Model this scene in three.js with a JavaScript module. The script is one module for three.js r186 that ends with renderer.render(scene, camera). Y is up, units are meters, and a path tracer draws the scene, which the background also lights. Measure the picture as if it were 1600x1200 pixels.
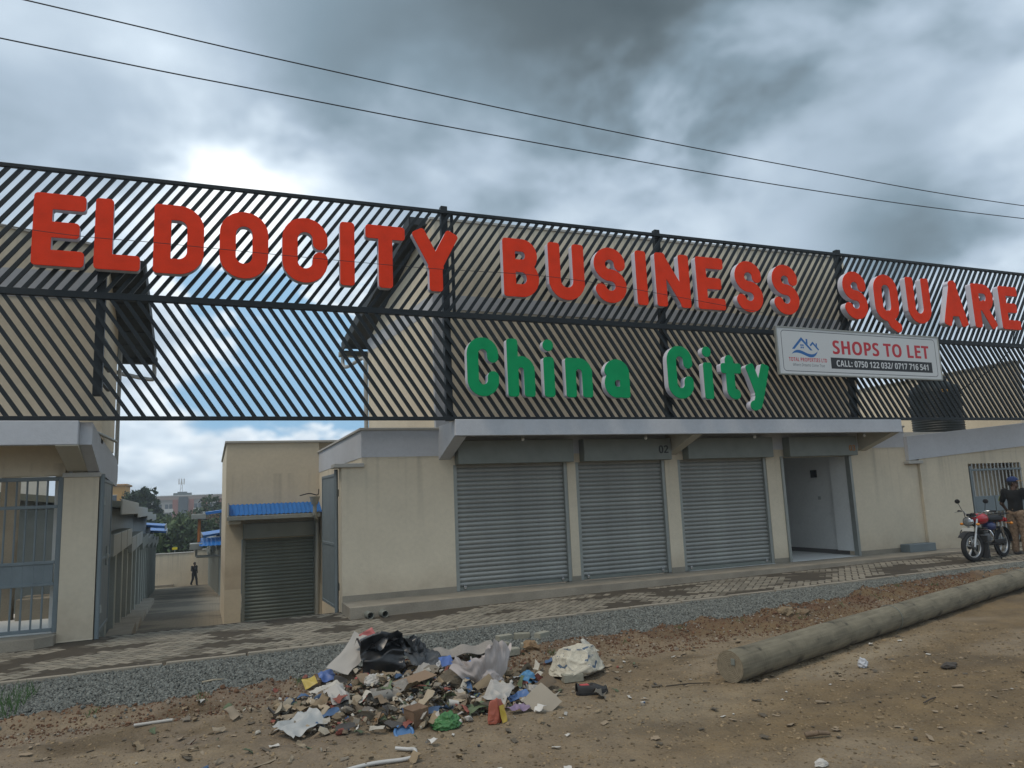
import * as THREE from 'three';
import { mergeGeometries, mergeVertices } from 'three/addons/utils/BufferGeometryUtils.js';
import { RoundedBoxGeometry } from 'three/addons/geometries/RoundedBoxGeometry.js';
import { FontLoader } from 'three/addons/loaders/FontLoader.js';
import { TextGeometry } from 'three/addons/geometries/TextGeometry.js';

// ------------------------------------------------------------------ camera, sky, sun, exposure
const scene = new THREE.Scene();
const camera = new THREE.PerspectiveCamera(54.58, 4 / 3, 0.1, 3000);
camera.position.set(0, 1.8, 0);
camera.up.set(-0.018, 0.988, 0.156);
camera.lookAt(0.372, 1.951, -0.916);
scene.add(camera);
const renderer = new THREE.WebGLRenderer({ antialias: true });
renderer.toneMapping = THREE.LinearToneMapping;
renderer.toneMappingExposure = 1.35;
renderer.shadowMap.enabled = true;
const sun = new THREE.DirectionalLight(0xfff0dc, 1.0);
sun.position.set(-34, 62, 14);
sun.castShadow = true; sun.shadow.radius = 26; sun.shadow.mapSize.set(2048, 2048);
Object.assign(sun.shadow.camera, { left: -45, right: 45, top: 45, bottom: -45, near: 1, far: 200 });
scene.add(sun, sun.target);
scene.fog = new THREE.FogExp2(0xc4ccd2, 0.0012);

// ------------------------------------------------------------------ noise
function mulberry(a) { return () => { a |= 0; a = a + 0x6D2B79F5 | 0; let t = Math.imul(a ^ a >>> 15, 1 | a); t = t + Math.imul(t ^ t >>> 7, 61 | t) ^ t; return ((t ^ t >>> 14) >>> 0) / 4294967296; }; }
const PERM = new Uint8Array(512);
{ const r = mulberry(11), p = [...Array(256).keys()]; for (let i = 255; i > 0; i--) { const j = Math.floor(r() * (i + 1)); [p[i], p[j]] = [p[j], p[i]]; } for (let i = 0; i < 512; i++) PERM[i] = p[i & 255]; }
const fade = (t) => t * t * t * (t * (t * 6 - 15) + 10), lerp = (a, b, t) => a + (b - a) * t, clamp = (x, a = 0, b = 1) => Math.min(b, Math.max(a, x));
const smooth = (a, b, x) => { const t = clamp((x - a) / (b - a)); return t * t * (3 - 2 * t); };
function grad(h, x, y, z) { h &= 15; const u = h < 8 ? x : y, v = h < 4 ? y : h === 12 || h === 14 ? x : z; return (h & 1 ? -u : u) + (h & 2 ? -v : v); }
function noise3(x, y, z, per = 256) {
  let X = Math.floor(x), Y = Math.floor(y), Z = Math.floor(z); x -= X; y -= Y; z -= Z;
  const m = (a) => ((a % per) + per) % per & 255;
  const X1 = m(X + 1), Y1 = m(Y + 1), Z1 = Z + 1 & 255; X = m(X); Y = m(Y); Z &= 255;
  const u = fade(x), v = fade(y), w = fade(z), P = PERM;
  const h = (a, b, c) => P[P[P[a] + b] + c];
  return lerp(lerp(lerp(grad(h(X, Y, Z), x, y, z), grad(h(X1, Y, Z), x - 1, y, z), u), lerp(grad(h(X, Y1, Z), x, y - 1, z), grad(h(X1, Y1, Z), x - 1, y - 1, z), u), v),
    lerp(lerp(grad(h(X, Y, Z1), x, y, z - 1), grad(h(X1, Y, Z1), x - 1, y, z - 1), u), lerp(grad(h(X, Y1, Z1), x, y - 1, z - 1), grad(h(X1, Y1, Z1), x - 1, y - 1, z - 1), u), v), w);
}
const noise2 = (x, y, s = 0) => noise3(x, y, s + 0.37);
function fbm(x, y, z, o = 4, g = 0.5) { let s = 0, a = 1, n = 0; for (let i = 0; i < o; i++) { s += a * noise3(x, y, z); n += a; a *= g; x *= 2.03; y *= 2.03; z = z * 2.03 + 3.1; } return s / n; }
function pfbm(u, v, f, z, o = 4, g = 0.55) { let s = 0, a = 1, n = 0; for (let i = 0; i < o; i++) { s += a * noise3(u * f, v * f, z + i * 7.3, f); n += a; a *= g; f *= 2; } return s / n; }

// ------------------------------------------------------------------ sky: broken storm cloud with bright gaps and some blue low down
{
  const W = 2048, Hh = 1024, data = new Float32Array(W * Hh * 4);
  const lobes = [ // direction, sharpness, amount (plus bright, minus dark)
    [[-0.02, 0.40, -0.91], 260, 0.26], [[0.04, 0.36, -0.93], 240, 0.42], [[0.02, 0.32, -0.94], 160, 0.22], [[0.34, 0.58, -0.74], 26, -0.47], [[0.50, 0.60, -0.62], 60, -0.34], [[0.46, 0.49, -0.74], 160, -0.16], [[0.75, 0.285, -0.595], 150, -0.36], [[0.66, 0.62, -0.42], 90, -0.36],
    [[0.62, 0.41, -0.67], 150, 0.16], [[0.82, 0.42, -0.39], 70, 0.14], [[0.42, 0.36, -0.83], 90, 0.12], [[0.13, 0.50, -0.86], 160, -0.12], [[-0.14, 0.40, -0.9], 200, -0.06]];
  for (const l of lobes) { const v = new THREE.Vector3(...l[0]).normalize(); l[0] = [v.x, v.y, v.z]; }
  const blues = [[[0.105, 0.185, -0.98], 260, 0.95], [[0.03, 0.15, -0.99], 420, 0.5], [[0.15, 0.25, -0.95], 600, 0.5]];
  const ramp = [[-0.2, 0.055, 0.075, 0.088], [0.12, 0.12, 0.155, 0.178], [0.34, 0.22, 0.292, 0.352], [0.55, 0.40, 0.485, 0.58], [0.8, 0.66, 0.75, 0.84], [1.05, 0.93, 0.97, 1.0], [1.5, 1.25, 1.25, 1.22]];
  for (let j = 0; j < Hh; j++) {
    const el = ((j + 0.5) / Hh - 0.5) * Math.PI, y = Math.sin(el), c = Math.cos(el);
    for (let i = 0; i < W; i++) {
      const az = ((i + 0.5) / W - 0.5) * 2 * Math.PI, x = Math.cos(az) * c, z = Math.sin(az) * c, k = (j * W + i) * 4;
      if (y < -0.12) { data[k] = 0.16; data[k + 1] = 0.15; data[k + 2] = 0.13; data[k + 3] = 1; continue; }
      const yy = Math.max(y, 0) + 0.3, px = x / yy * 1.3, pz = z / yy * 1.3;
      const wx = fbm(px * 1.3, pz * 1.3, 4.2, 3) * 0.4, wz = fbm(px * 1.3, pz * 1.3, 9.7, 3) * 0.4;
      const big = fbm(px * 0.8 + wx, pz * 0.8 + wz, 1.5, 3), mid = fbm(px * 2.4 + wx * 0.9, pz * 2.4 + wz * 0.9, 2.5, 6, 0.55), fine = fbm(px * 6 + wx, pz * 6 + wz, 6.5, 4, 0.55);
      const low = smooth(0.34, 0.06, y);
      let b = 0.655 + big * 0.24 + mid * (0.30 + 0.14 * low) + fine * (0.05 + 0.34 * low) + low * 0.07;
      let ex = x + wx * 0.16 + mid * 0.13 + fine * 0.06, ey = y + wz * 0.16 - mid * 0.13 + fine * 0.06, ez = z + wx * 0.06; const el2 = Math.hypot(ex, ey, ez); ex /= el2; ey /= el2; ez /= el2;
      for (const [d, s, a] of lobes) b += a * Math.exp(s * (d[0] * ex + d[1] * ey + d[2] * ez - 1));
      b = clamp(b, -0.15, 1.45);
      let q = 0; while (q < ramp.length - 2 && b > ramp[q + 1][0]) q++;
      const A = ramp[q], B = ramp[q + 1], t = clamp((b - A[0]) / (B[0] - A[0]));
      let r = lerp(A[1], B[1], t), g = lerp(A[2], B[2], t), bl = lerp(A[3], B[3], t);
      let hole = 0; for (const [d, s, a] of blues) hole += a * Math.exp(s * (d[0] * ex + d[1] * ey + d[2] * ez - 1));
      hole += smooth(0.3, 0.05, y) * 0.10; const near = smooth(0.06, 0.14, hole);
      const open = 0.9 * near * smooth(0.30, 0.8, hole - mid * 0.9 - fine * 0.9 - big * 0.1);
      r = lerp(r, 0.20, open); g = lerp(g, 0.42, open); bl = lerp(bl, 0.64, open);
      const edge = smooth(0.14, 0.42, hole - mid * 0.55 - fine * 0.5) * (1 - open) * near;
      r = lerp(r, 0.9, edge * 0.7); g = lerp(g, 0.94, edge * 0.7); bl = lerp(bl, 0.97, edge * 0.7);
      data[k] = r * 0.84; data[k + 1] = g * 0.86; data[k + 2] = bl * 0.87; data[k + 3] = 1;
    }
  }
  const t = new THREE.DataTexture(data, W, Hh, THREE.RGBAFormat, THREE.FloatType);
  t.mapping = THREE.EquirectangularReflectionMapping; t.magFilter = THREE.LinearFilter; t.wrapS = THREE.RepeatWrapping; t.needsUpdate = true;
  scene.background = t; scene.environment = t;
}

// ------------------------------------------------------------------ helpers: naming, geometry
const taken = {};
function numbered(n) { const k = taken[n] = (taken[n] ?? -1) + 1; return k ? n + '_' + String(k).padStart(3, '0') : n; }
function shadows(o) { o.castShadow = o.receiveShadow = true; return o; }
function mesh(name, geo, mat, parent) { const m = shadows(new THREE.Mesh(Array.isArray(geo) ? merge(geo) : geo, mat)); m.name = name; if (parent) parent.add(m); return m; }
function tag(o, label, category, group) { Object.assign(o.userData, { label, category }); if (group) o.userData.group = group; return o; }
function thing(name, label, category, pos = [0, 0, 0], turn = 0, group) { const o = new THREE.Group(); o.name = numbered(name); o.position.set(...pos); o.rotation.y = turn; scene.add(o); return tag(o, label, category, group); }
function single(name, geo, mat, label, category, group, pos, rot) { const m = mesh(numbered(name), geo, mat, scene); if (pos) m.position.set(...pos); if (rot) m.rotation.set(...rot); return tag(m, label, category, group); }
function struct(name, geo, mat) { const m = mesh(numbered(name), geo, mat, scene); m.userData.kind = 'structure'; return m; }
function copyOf(root, pos, turn, label) { const r = root.clone(); r.name = numbered(root.name.replace(/_\d{3}$/, '')); r.position.set(...pos); if (turn !== undefined) r.rotation.y = turn; r.userData = { ...root.userData, label }; scene.add(r); return r; }
function clean(g) { g = g.index ? g.toNonIndexed() : g; for (const n of Object.keys(g.attributes)) if (!['position', 'normal', 'uv', 'color'].includes(n)) g.deleteAttribute(n); if (!g.attributes.normal) g.computeVertexNormals(); if (!g.attributes.uv) g.setAttribute('uv', new THREE.BufferAttribute(new Float32Array(g.attributes.position.count * 2), 2)); return g; }
function merge(list) { const l = list.map(clean); const col = l.some((g) => g.attributes.color); if (!col || l.every((g) => g.attributes.color)) return mergeGeometries(l); for (const g of l) if (!g.attributes.color) g.setAttribute('color', new THREE.BufferAttribute(new Float32Array(g.attributes.position.count * 3).fill(1), 3)); return mergeGeometries(l); }
function metreUV(g) { // box mapping in metres
  g = clean(g); const p = g.attributes.position, n = g.attributes.normal, uv = g.attributes.uv;
  for (let i = 0; i < p.count; i++) { const ax = Math.abs(n.getX(i)), ay = Math.abs(n.getY(i)), az = Math.abs(n.getZ(i)); if (ay > ax && ay > az) uv.setXY(i, p.getX(i), p.getZ(i)); else if (ax > az) uv.setXY(i, p.getZ(i), p.getY(i)); else uv.setXY(i, p.getX(i), p.getY(i)); }
  return g;
}
function box(x0, x1, y0, y1, z0, z1) { const g = new THREE.BoxGeometry(Math.abs(x1 - x0), Math.abs(y1 - y0), Math.abs(z1 - z0)); g.translate((x0 + x1) / 2, (y0 + y1) / 2, (z0 + z1) / 2); return metreUV(g); }
function rbox(x0, x1, y0, y1, z0, z1, r = 0.012, seg = 1) { const g = new RoundedBoxGeometry(Math.abs(x1 - x0), Math.abs(y1 - y0), Math.abs(z1 - z0), seg, r); g.translate((x0 + x1) / 2, (y0 + y1) / 2, (z0 + z1) / 2); return metreUV(g); }
function prism(pts, at) { // 2-D outline, at(u, v, t) gives the point of the near (t = 0) or far (t = 1) face
  const tri = THREE.ShapeUtils.triangulateShape(pts.map((p) => new THREE.Vector2(...p)), []), pos = [], push = (p, t) => pos.push(...at(p[0], p[1], t));
  for (const [a, b, c] of tri) { push(pts[a], 0); push(pts[b], 0); push(pts[c], 0); push(pts[a], 1); push(pts[c], 1); push(pts[b], 1); }
  for (let i = 0; i < pts.length; i++) { const p = pts[i], q = pts[(i + 1) % pts.length]; push(p, 0); push(p, 1); push(q, 1); push(p, 0); push(q, 1); push(q, 0); }
  const g = new THREE.BufferGeometry(); g.setAttribute('position', new THREE.BufferAttribute(new Float32Array(pos), 3)); g.computeVertexNormals(); return metreUV(g);
}
const sideProfile = (pts, x0, x1) => prism(pts, (d, y, t) => [t ? x1 : x0, y, -d]);       // outline in (depth, height)
const frontProfile = (pts, d0, d1) => prism(pts, (x, y, t) => [x, y, -(t ? d1 : d0)]);     // outline in (x, height)
function bar(a, b, r, seg = 8, r2 = r) { const A = new THREE.Vector3(...a), B = new THREE.Vector3(...b), d = B.clone().sub(A), g = new THREE.CylinderGeometry(r2, r, d.length(), seg); g.applyQuaternion(new THREE.Quaternion().setFromUnitVectors(new THREE.Vector3(0, 1, 0), d.normalize())); g.translate((a[0] + b[0]) / 2, (a[1] + b[1]) / 2, (a[2] + b[2]) / 2); return clean(g); }
function tube(pts, r, seg = 24, rad = 8, closed = false) { return clean(new THREE.TubeGeometry(new THREE.CatmullRomCurve3(pts.map((p) => new THREE.Vector3(...p)), closed, 'catmullrom', 0.5), seg, r, rad, closed)); }
function tint(g, c) { g = clean(g); const n = g.attributes.position.count, a = new Float32Array(n * 3); for (let i = 0; i < n; i++) a.set(c, i * 3); g.setAttribute('color', new THREE.BufferAttribute(a, 3)); return g; }

// ------------------------------------------------------------------ textures (linear factors) and materials
function tex(n, fn, metres = 1) { // fn(u, v) -> factor or [r, g, b]
  const d = new Uint8Array(n * n * 4);
  for (let j = 0; j < n; j++) for (let i = 0; i < n; i++) { const v = fn(i / n, j / n), k = (j * n + i) * 4; for (let c = 0; c < 3; c++) d[k + c] = clamp(Array.isArray(v) ? v[c] : v) * 255; d[k + 3] = 255; }
  const t = new THREE.DataTexture(d, n, n); t.wrapS = t.wrapT = THREE.RepeatWrapping; t.magFilter = THREE.LinearFilter; t.minFilter = THREE.LinearMipmapLinearFilter; t.generateMipmaps = true; t.repeat.set(1 / metres, 1 / metres); t.needsUpdate = true; return t;
}
const withRepeat = (t, m) => { const c = t.clone(); c.repeat.set(1 / m, 1 / m); c.needsUpdate = true; return c; };
const T = {
  plaster: tex(1024, (u, v) => { const a = pfbm(u, v, 3, 1, 5), f = pfbm(u, v, 64, 5, 3), s = pfbm(u, v * 0.999, 10, 9, 3); const run = Math.max(0, pfbm(u, v, 12, 15, 3) - 0.18) * 0.25; return 0.90 + a * 0.14 + f * 0.07 + s * 0.05 - run; }, 4.1),
  wall: tex(1024, (u, v) => { // plaster with splash at the foot and faint runs below the ledges; one tile is 8.2 m high
    const y = v * 8.2, a = pfbm(u, v, 5, 1, 5), f = pfbm(u, v, 110, 5, 2), s = pfbm(u, v, 22, 9, 3); let k = 0.90 + a * 0.13 + f * 0.06 + s * 0.05;
    const run = (top, len, q) => y < top && y > top - len ? Math.max(0, noise3(u * 90, y * 0.25, q, 90) - 0.12 + 0.25 * noise3(u * 16, 1, q, 16)) * (1 - (top - y) / len) : 0;
    const r = clamp(run(2.6, 1.5, 3) * 0.35 + run(7.1, 1.9, 5) * 0.45 + run(5.34, 1.3, 8) * 0.3, 0, 0.2), foot = smooth(0.75 + 0.35 * pfbm(u, v, 14, 17, 4), 0.2, y) * (y < 1.3 ? 1 : 0) * (0.13 + 0.22 * Math.max(0, pfbm(u, v, 30, 19, 4) + 0.25)); k -= r;
    return [k * (1 - foot * 0.75), k * (1 - foot * 0.9), k * (1 - foot)]; }, 8.2),
  plasterBump: tex(512, (u, v) => 0.5 + pfbm(u, v, 48, 3, 4, 0.6) * 0.6, 1.3),
  concrete: tex(512, (u, v) => { const a = pfbm(u, v, 4, 21, 5), f = pfbm(u, v, 80, 25, 3); return 0.82 + a * 0.34 + f * 0.16; }, 1.7),
  rough: tex(512, (u, v) => 0.5 + pfbm(u, v, 24, 31, 5, 0.6) * 0.8, 0.8),
  metal: tex(256, (u, v) => 0.9 + pfbm(u, v, 4, 41, 4) * 0.16 + pfbm(u, v, 40, 43, 2) * 0.05, 0.9),
  soil: tex(1024, (u, v) => { const a = pfbm(u, v, 6, 51, 6, 0.62), f = pfbm(u, v, 90, 55, 3, 0.6), s = Math.max(0, pfbm(u, v, 60, 59, 2) - 0.3); return [0.78 + a * 0.42 + f * 0.26 + s * 0.5, 0.77 + a * 0.42 + f * 0.26 + s * 0.55, 0.76 + a * 0.4 + f * 0.25 + s * 0.6]; }, 1.9),
  soilBump: tex(1024, (u, v) => 0.45 + pfbm(u, v, 20, 61, 6, 0.68) * 0.75, 1.13),
  fabric: tex(256, (u, v) => 0.86 + 0.1 * Math.sin(u * 402) * Math.sin(v * 402) + pfbm(u, v, 6, 71, 3) * 0.2, 0.3),
  wood: tex(512, (u, v) => { const g = pfbm(u, v, 3, 81, 4); const l = noise3(u * 64, v * 2, 85, 64); return 0.8 + g * 0.3 + l * 0.22 + noise3(u * 128, v * 4, 88, 128) * 0.12; }, 1),
};
function std(c, o = {}) { const m = new THREE.MeshStandardMaterial({ roughness: 0.85, ...o }); m.color.setRGB(...c); return m; }
const plaster = (c, o = {}) => std(c, { map: T.plaster, bumpMap: T.plasterBump, bumpScale: 0.0025, roughness: 0.9, ...o });
const satin = (c) => { const m = new THREE.MeshPhysicalMaterial({ roughness: 0.75, specularIntensity: 0.35, map: T.metal }); m.color.setRGB(...c); return m; };
const M = {
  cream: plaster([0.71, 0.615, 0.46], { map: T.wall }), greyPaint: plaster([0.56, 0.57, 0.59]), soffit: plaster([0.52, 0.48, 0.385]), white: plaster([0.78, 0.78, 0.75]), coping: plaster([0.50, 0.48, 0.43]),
  concrete: std([0.34, 0.30, 0.235], { map: T.concrete, bumpMap: T.rough, bumpScale: 0.004, roughness: 0.93 }), skirting: std([0.33, 0.29, 0.225], { map: T.concrete, roughness: 0.9 }),
  steelBlack: std([0.006, 0.011, 0.013], { roughness: 0.55, metalness: 0.2, map: T.metal }), galv: std([0.33, 0.34, 0.31], { roughness: 0.5, metalness: 0.35, map: T.metal }), galvDark: std([0.23, 0.245, 0.215], { roughness: 0.55, metalness: 0.3, map: T.metal }),
  gateGrey: std([0.20, 0.235, 0.245], { roughness: 0.55, metalness: 0.2, map: T.metal }), blueSheet: std([0.016, 0.15, 0.46], { roughness: 0.45, map: T.metal }), pvc: std([0.38, 0.385, 0.365], { roughness: 0.5 }),
  roofDark: std([0.035, 0.042, 0.045], { roughness: 0.7, map: T.metal }), red: satin([0.84, 0.052, 0.014]), green: satin([0.002, 0.32, 0.11]), creamUpper: plaster([0.78, 0.68, 0.515], { map: T.wall }), returns: std([0.66, 0.66, 0.74], { roughness: 0.55 }),
  black: std([0.012, 0.012, 0.013], { roughness: 0.6 }), rubber: std([0.018, 0.018, 0.019], { roughness: 0.9 }), chrome: std([0.62, 0.63, 0.64], { roughness: 0.22, metalness: 1 }),
};

// ------------------------------------------------------------------ the lie of the land
const rise = (x) => 0.0095 * clamp(x, -25, 30);                         // the street climbs a little to one side
function alleyGround(d) { // the yard behind falls away
  const P = [[13, 0], [18.7, -0.82], [40, -2.25], [64.5, -3.88], [90, -6.5], [140, -10], [260, -13], [600, -14], [3000, -14]];
  if (d <= 13) return 0; for (let i = 1; i < P.length; i++) if (d < P[i][0]) return lerp(P[i - 1][1], P[i][1], (d - P[i - 1][0]) / (P[i][0] - P[i - 1][0])); return -14;
}
const kerbZ = -10.27;
const gravelEdge = (x) => -8.33 - 0.035 * clamp(x, 0, 12) * (x > 4 ? 1 : 0.3) + 0.16 * noise2(x * 1.1, 3) + 0.09 * noise2(x * 3.7, 8) - smooth(6, 12, x) * 0.85;
const bermEdge = (x) => gravelEdge(x) + 0.42 + 0.26 * smooth(2, 5, x) + 0.3 * noise2(x * 0.8, 17) + 0.12 * noise2(x * 3, 21) - 0.25 * smooth(8, 13, x);
const pileAt = (x, z) => Math.exp(-(((x - 1.75) / 1.05) ** 2) - ((z + 7.05) / 0.8) ** 2);
function relief(x, z) { // clods, ruts and the berm in front of the pavement
  if (z < kerbZ) return -0.05 * smooth(kerbZ, kerbZ - 0.05, z);
  const g = gravelEdge(x), b = bermEdge(x);
  if (z < g) return 0.012 * noise2(x * 3, z * 3, 5) - 0.02 * smooth(g - 0.2, kerbZ, z);
  const inBerm = smooth(g, g + 0.18, z) * smooth(b + 0.25, b - 0.15, z);
  let h = inBerm * (0.055 + 0.10 * Math.abs(noise2(x * 2.2, z * 2.2, 9)) + 0.07 * fbm(x * 7, z * 7, 2.2, 3));
  const far = smooth(b - 0.1, b + 0.4, z);
  h += far * (0.036 * fbm(x * 0.35 + z * 0.1, z * 3.2 - x * 0.9, 4.1, 3) + 0.02 * fbm(x * 0.9, z * 1.6, 7.7, 3) + 0.012 * fbm(x * 5, z * 6, 1.7, 4, 0.6));
  { const px = clamp((x - 4.4) * 0.9584 + (z + 5.86) * -0.286, 0, 13), qx = 4.4 + px * 0.9584, qz = -5.86 - px * 0.286; h += 0.035 * Math.exp(-((x - qx) ** 2 + (z - qz) ** 2) / 0.045) * (0.6 + 0.7 * fbm(x * 4, z * 4, 6.6, 3)); }
  h += 0.11 * pileAt(x, z) * (0.7 + 0.5 * fbm(x * 5, z * 5, 5.1, 3));
  return h - 0.006;
}
const land = (x, z) => { const d = -z; return d <= 13 ? rise(x) + relief(x, z) : rise(x) * smooth(16, 13, d) + alleyGround(d) - 0.05; };
{
  const axis = (marks) => { const a = []; for (let i = 0; i < marks.length - 1; i++) { const [x, s] = marks[i], e = marks[i + 1][0], n = Math.max(1, Math.round((e - x) / s)); for (let k = 0; k < n; k++) a.push(x + (e - x) * k / n); } a.push(marks.at(-1)[0]); return a; };
  const xs = axis([[-2500, 900], [-700, 200], [-100, 20], [-20, 2], [-4, 0.045], [9, 0.07], [15, 0.3], [24, 4], [60, 30], [300, 400], [2500, 1]]);
  const zs = axis([[-2500, 700], [-400, 60], [-100, 8], [-64, 4], [-20, 1], [-13.0, 0.6], [-10.35, 0.04], [-6, 0.035], [-3, 0.06], [-1.5, 0.5], [6, 4], [40, 60], [400, 900], [2500, 1]]);
  const nx = xs.length, nz = zs.length, pos = new Float32Array(nx * nz * 3), uv = new Float32Array(nx * nz * 2), col = new Float32Array(nx * nz * 3), idx = [];
  const mix = (a, b, t) => a.map((v, i) => lerp(v, b[i], t));
  for (let j = 0; j < nz; j++) for (let i = 0; i < nx; i++) {
    const x = xs[i], z = zs[j], k = j * nx + i, d = -z;
    pos.set([x, land(x, z), z], k * 3); uv.set([x, z], k * 2);
    let c = mix([0.235, 0.182, 0.125], [0.205, 0.143, 0.072], smooth(1, 5, x + (z + 6) * 0.6));
    if (d < 13) {
      c = mix(c, [0.275, 0.212, 0.135], smooth(0.02, 0.4, fbm(x * 0.5, z * 0.9, 3.3, 4) + 0.1));
      c = mix(c, [0.15, 0.108, 0.06], smooth(0.05, 0.35, fbm(x * 0.8, z * 1.3, 8.8, 4)));
      c = mix(c, [0.37, 0.30, 0.20], 0.8 * Math.exp(-(((x - 6.3) / 1.5) ** 2) - ((z + 6.1 + (x - 6.3) * 0.25) / 0.22) ** 2) + 0.55 * Math.exp(-(((x - 3.6) / 0.8) ** 2) - ((z + 5.7) / 0.55) ** 2));
      const g = gravelEdge(x), b = bermEdge(x), red = smooth(g - 0.12, g + 0.1, z) * smooth(b + 0.35, b - 0.2, z);
      c = mix(c, [0.13, 0.068, 0.036], red * (0.45 + 0.55 * smooth(3, 6, x)) * clamp(0.55 + 1.1 * fbm(x * 2, z * 2, 6.1, 3)));
      c = mix(c, [0.12, 0.125, 0.115], smooth(g + 0.02, g - 0.12, z));
      c = mix(c, [0.17, 0.13, 0.08], 0.8 * clamp(pileAt(x, z) * 1.3));
      if (z < kerbZ) c = [0.16, 0.125, 0.085];
    } else c = d > 66 ? mix([0.055, 0.075, 0.03], [0.11, 0.095, 0.05], clamp(0.5 + fbm(x * 0.06, z * 0.06, 1.2, 3))) : [0.19, 0.155, 0.11];
    col.set(c, k * 3);
    if (i < nx - 1 && j < nz - 1) idx.push(k, k + nx, k + 1, k + 1, k + nx, k + nx + 1);
  }
  const g = new THREE.BufferGeometry(); g.setAttribute('position', new THREE.BufferAttribute(pos, 3)); g.setAttribute('uv', new THREE.BufferAttribute(uv, 2)); g.setAttribute('color', new THREE.BufferAttribute(col, 3)); g.setIndex(idx); g.computeVertexNormals();
  struct('ground', g, new THREE.MeshStandardMaterial({ vertexColors: true, map: T.soil, bumpMap: T.soilBump, bumpScale: 0.02, roughness: 1 }));
}
// ------------------------------------------------------------------ pavement of block pavers, gravel strip
function inView(x, y, z) { const v = new THREE.Vector3(x, y, z).project(camera); return Math.abs(v.x) < 1.02 && Math.abs(v.y) < 1.02 && v.z < 1; }
camera.updateMatrixWorld(); camera.updateProjectionMatrix();
{
  const r = mulberry(5), pave = thing('pavement', undefined, undefined); delete pave.userData.label; delete pave.userData.category; pave.userData.kind = 'structure';
  const bed = []; const X0 = -6, X1 = 22;
  { const g = new THREE.PlaneGeometry(X1 - X0, 2.9, 280, 30); g.rotateX(-Math.PI / 2); g.translate((X0 + X1) / 2, 0, -11.72); const p = g.attributes.position; for (let i = 0; i < p.count; i++) p.setY(i, rise(p.getX(i)) + 0.003 * fbm(p.getX(i) * 2, p.getZ(i) * 2, 4.4, 3) - 0.0022); g.computeVertexNormals(); bed.push(metreUV(g)); }
  mesh('sand_bed', bed, std([0.07, 0.056, 0.037], { map: T.soil, bumpMap: T.soilBump, bumpScale: 0.004, roughness: 1 }), pave);
  const tones = [[0.275, 0.245, 0.188], [0.245, 0.222, 0.172], [0.31, 0.275, 0.212], [0.205, 0.182, 0.14], [0.155, 0.135, 0.10], [0.12, 0.102, 0.075]].map((c) => std(c, { map: T.concrete, bumpMap: T.rough, bumpScale: 0.003, roughness: 0.95 }));
  const L = 0.208, Wd = 0.092, geo = metreUV(new RoundedBoxGeometry(L, 0.06, Wd, 1, 0.004)), geoSq = metreUV(new RoundedBoxGeometry(0.139, 0.06, 0.142, 1, 0.006));
  const list = [], C = 0.115, R2 = Math.SQRT1_2;
  for (let i = -60; i < 260; i++) for (let j = -190; j < 190; j++) {
    const m = ((i - j) % 4 + 4) % 4; if (m !== 0 && m !== 3) continue;
    const u = (m === 0 ? i + 1 : i + 0.5) * C, v = (m === 0 ? j + 0.5 : j + 1) * C, x = (u + v) * R2 + 0.3, z = (v - u) * R2 - 11.5;
    if (x < -5.8 || x > 21.5 || z > kerbZ - 0.22 || z < -13.05) continue;
    if (x > 2.1 && x < 16.5 && z < -12.16) continue; if (x < -1.95 && z < -12.6) continue;
    list.push({ x, z, a: (m === 0 ? Math.PI / 4 : -Math.PI / 4), g: geo });
  }
  for (let x = -5.8; x < 21.5; x += 0.152) list.push({ x, z: kerbZ - 0.115, a: 0, g: geoSq });
  for (const p of list) {
    const dirt = fbm(p.x * 0.7, p.z * 1.3, 12.1, 4) + (p.x < 0.2 ? 0.10 : 0) + (p.x > 10 ? 0.05 : 0) + 0.12 * Math.exp(-((p.x - 4) ** 2) / 3 - (p.z + 11.9) ** 2 / 0.2);
    p.y = rise(p.x) - 0.03 + 0.002 + (r() - 0.5) * 0.0016 - (dirt > 0.10 ? 0.008 * smooth(0.06, 0.2, dirt) : 0); p.t = clamp(Math.floor(r() * 4) + (dirt > 0.02 ? 1 : 0) + (dirt > 0.1 ? 1 : 0), 0, 5); p.rx = (r() - 0.5) * 0.004; p.rz = (r() - 0.5) * 0.004; p.ry = (r() - 0.5) * 0.05;
    p.k = Math.hypot(p.x, p.z) + (inView(p.x, p.y, p.z) ? 0 : 1000) + (dirt > 0.2 ? 20 : 0);
  }
  list.sort((a, b) => a.k - b.k);
  const rest = tones.map(() => []);
  list.forEach((p, n) => {
    if (n < 290) { const m = mesh('paver', p.g, tones[p.t], pave); m.position.set(p.x, p.y, p.z); m.rotation.set(p.rx, p.a + p.ry, p.rz); }
    else { const g = p.g.clone(); g.rotateX(p.rx); g.rotateY(p.a + p.ry); g.rotateZ(p.rz); g.translate(p.x, p.y, p.z); rest[p.t].push(g); }
  });
  rest.forEach((l, i) => { if (l.length) mesh('pavers', l, tones[i], pave).userData.kind = 'stuff'; });
  const kerbs = []; for (let x = -6; x < 21.5; x += 0.92) kerbs.push([x, x + 0.905]);
  for (const [a, b] of kerbs) { const k = mesh('kerb_stone', rbox(a, b, rise((a + b) / 2) - 0.12, rise((a + b) / 2) + 0.022 + (r() - 0.5) * 0.006, kerbZ - 0.03, kerbZ + 0.04, 0.008), M.concrete, pave); k.rotation.y = (r() - 0.5) * 0.004; }
}
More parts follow.
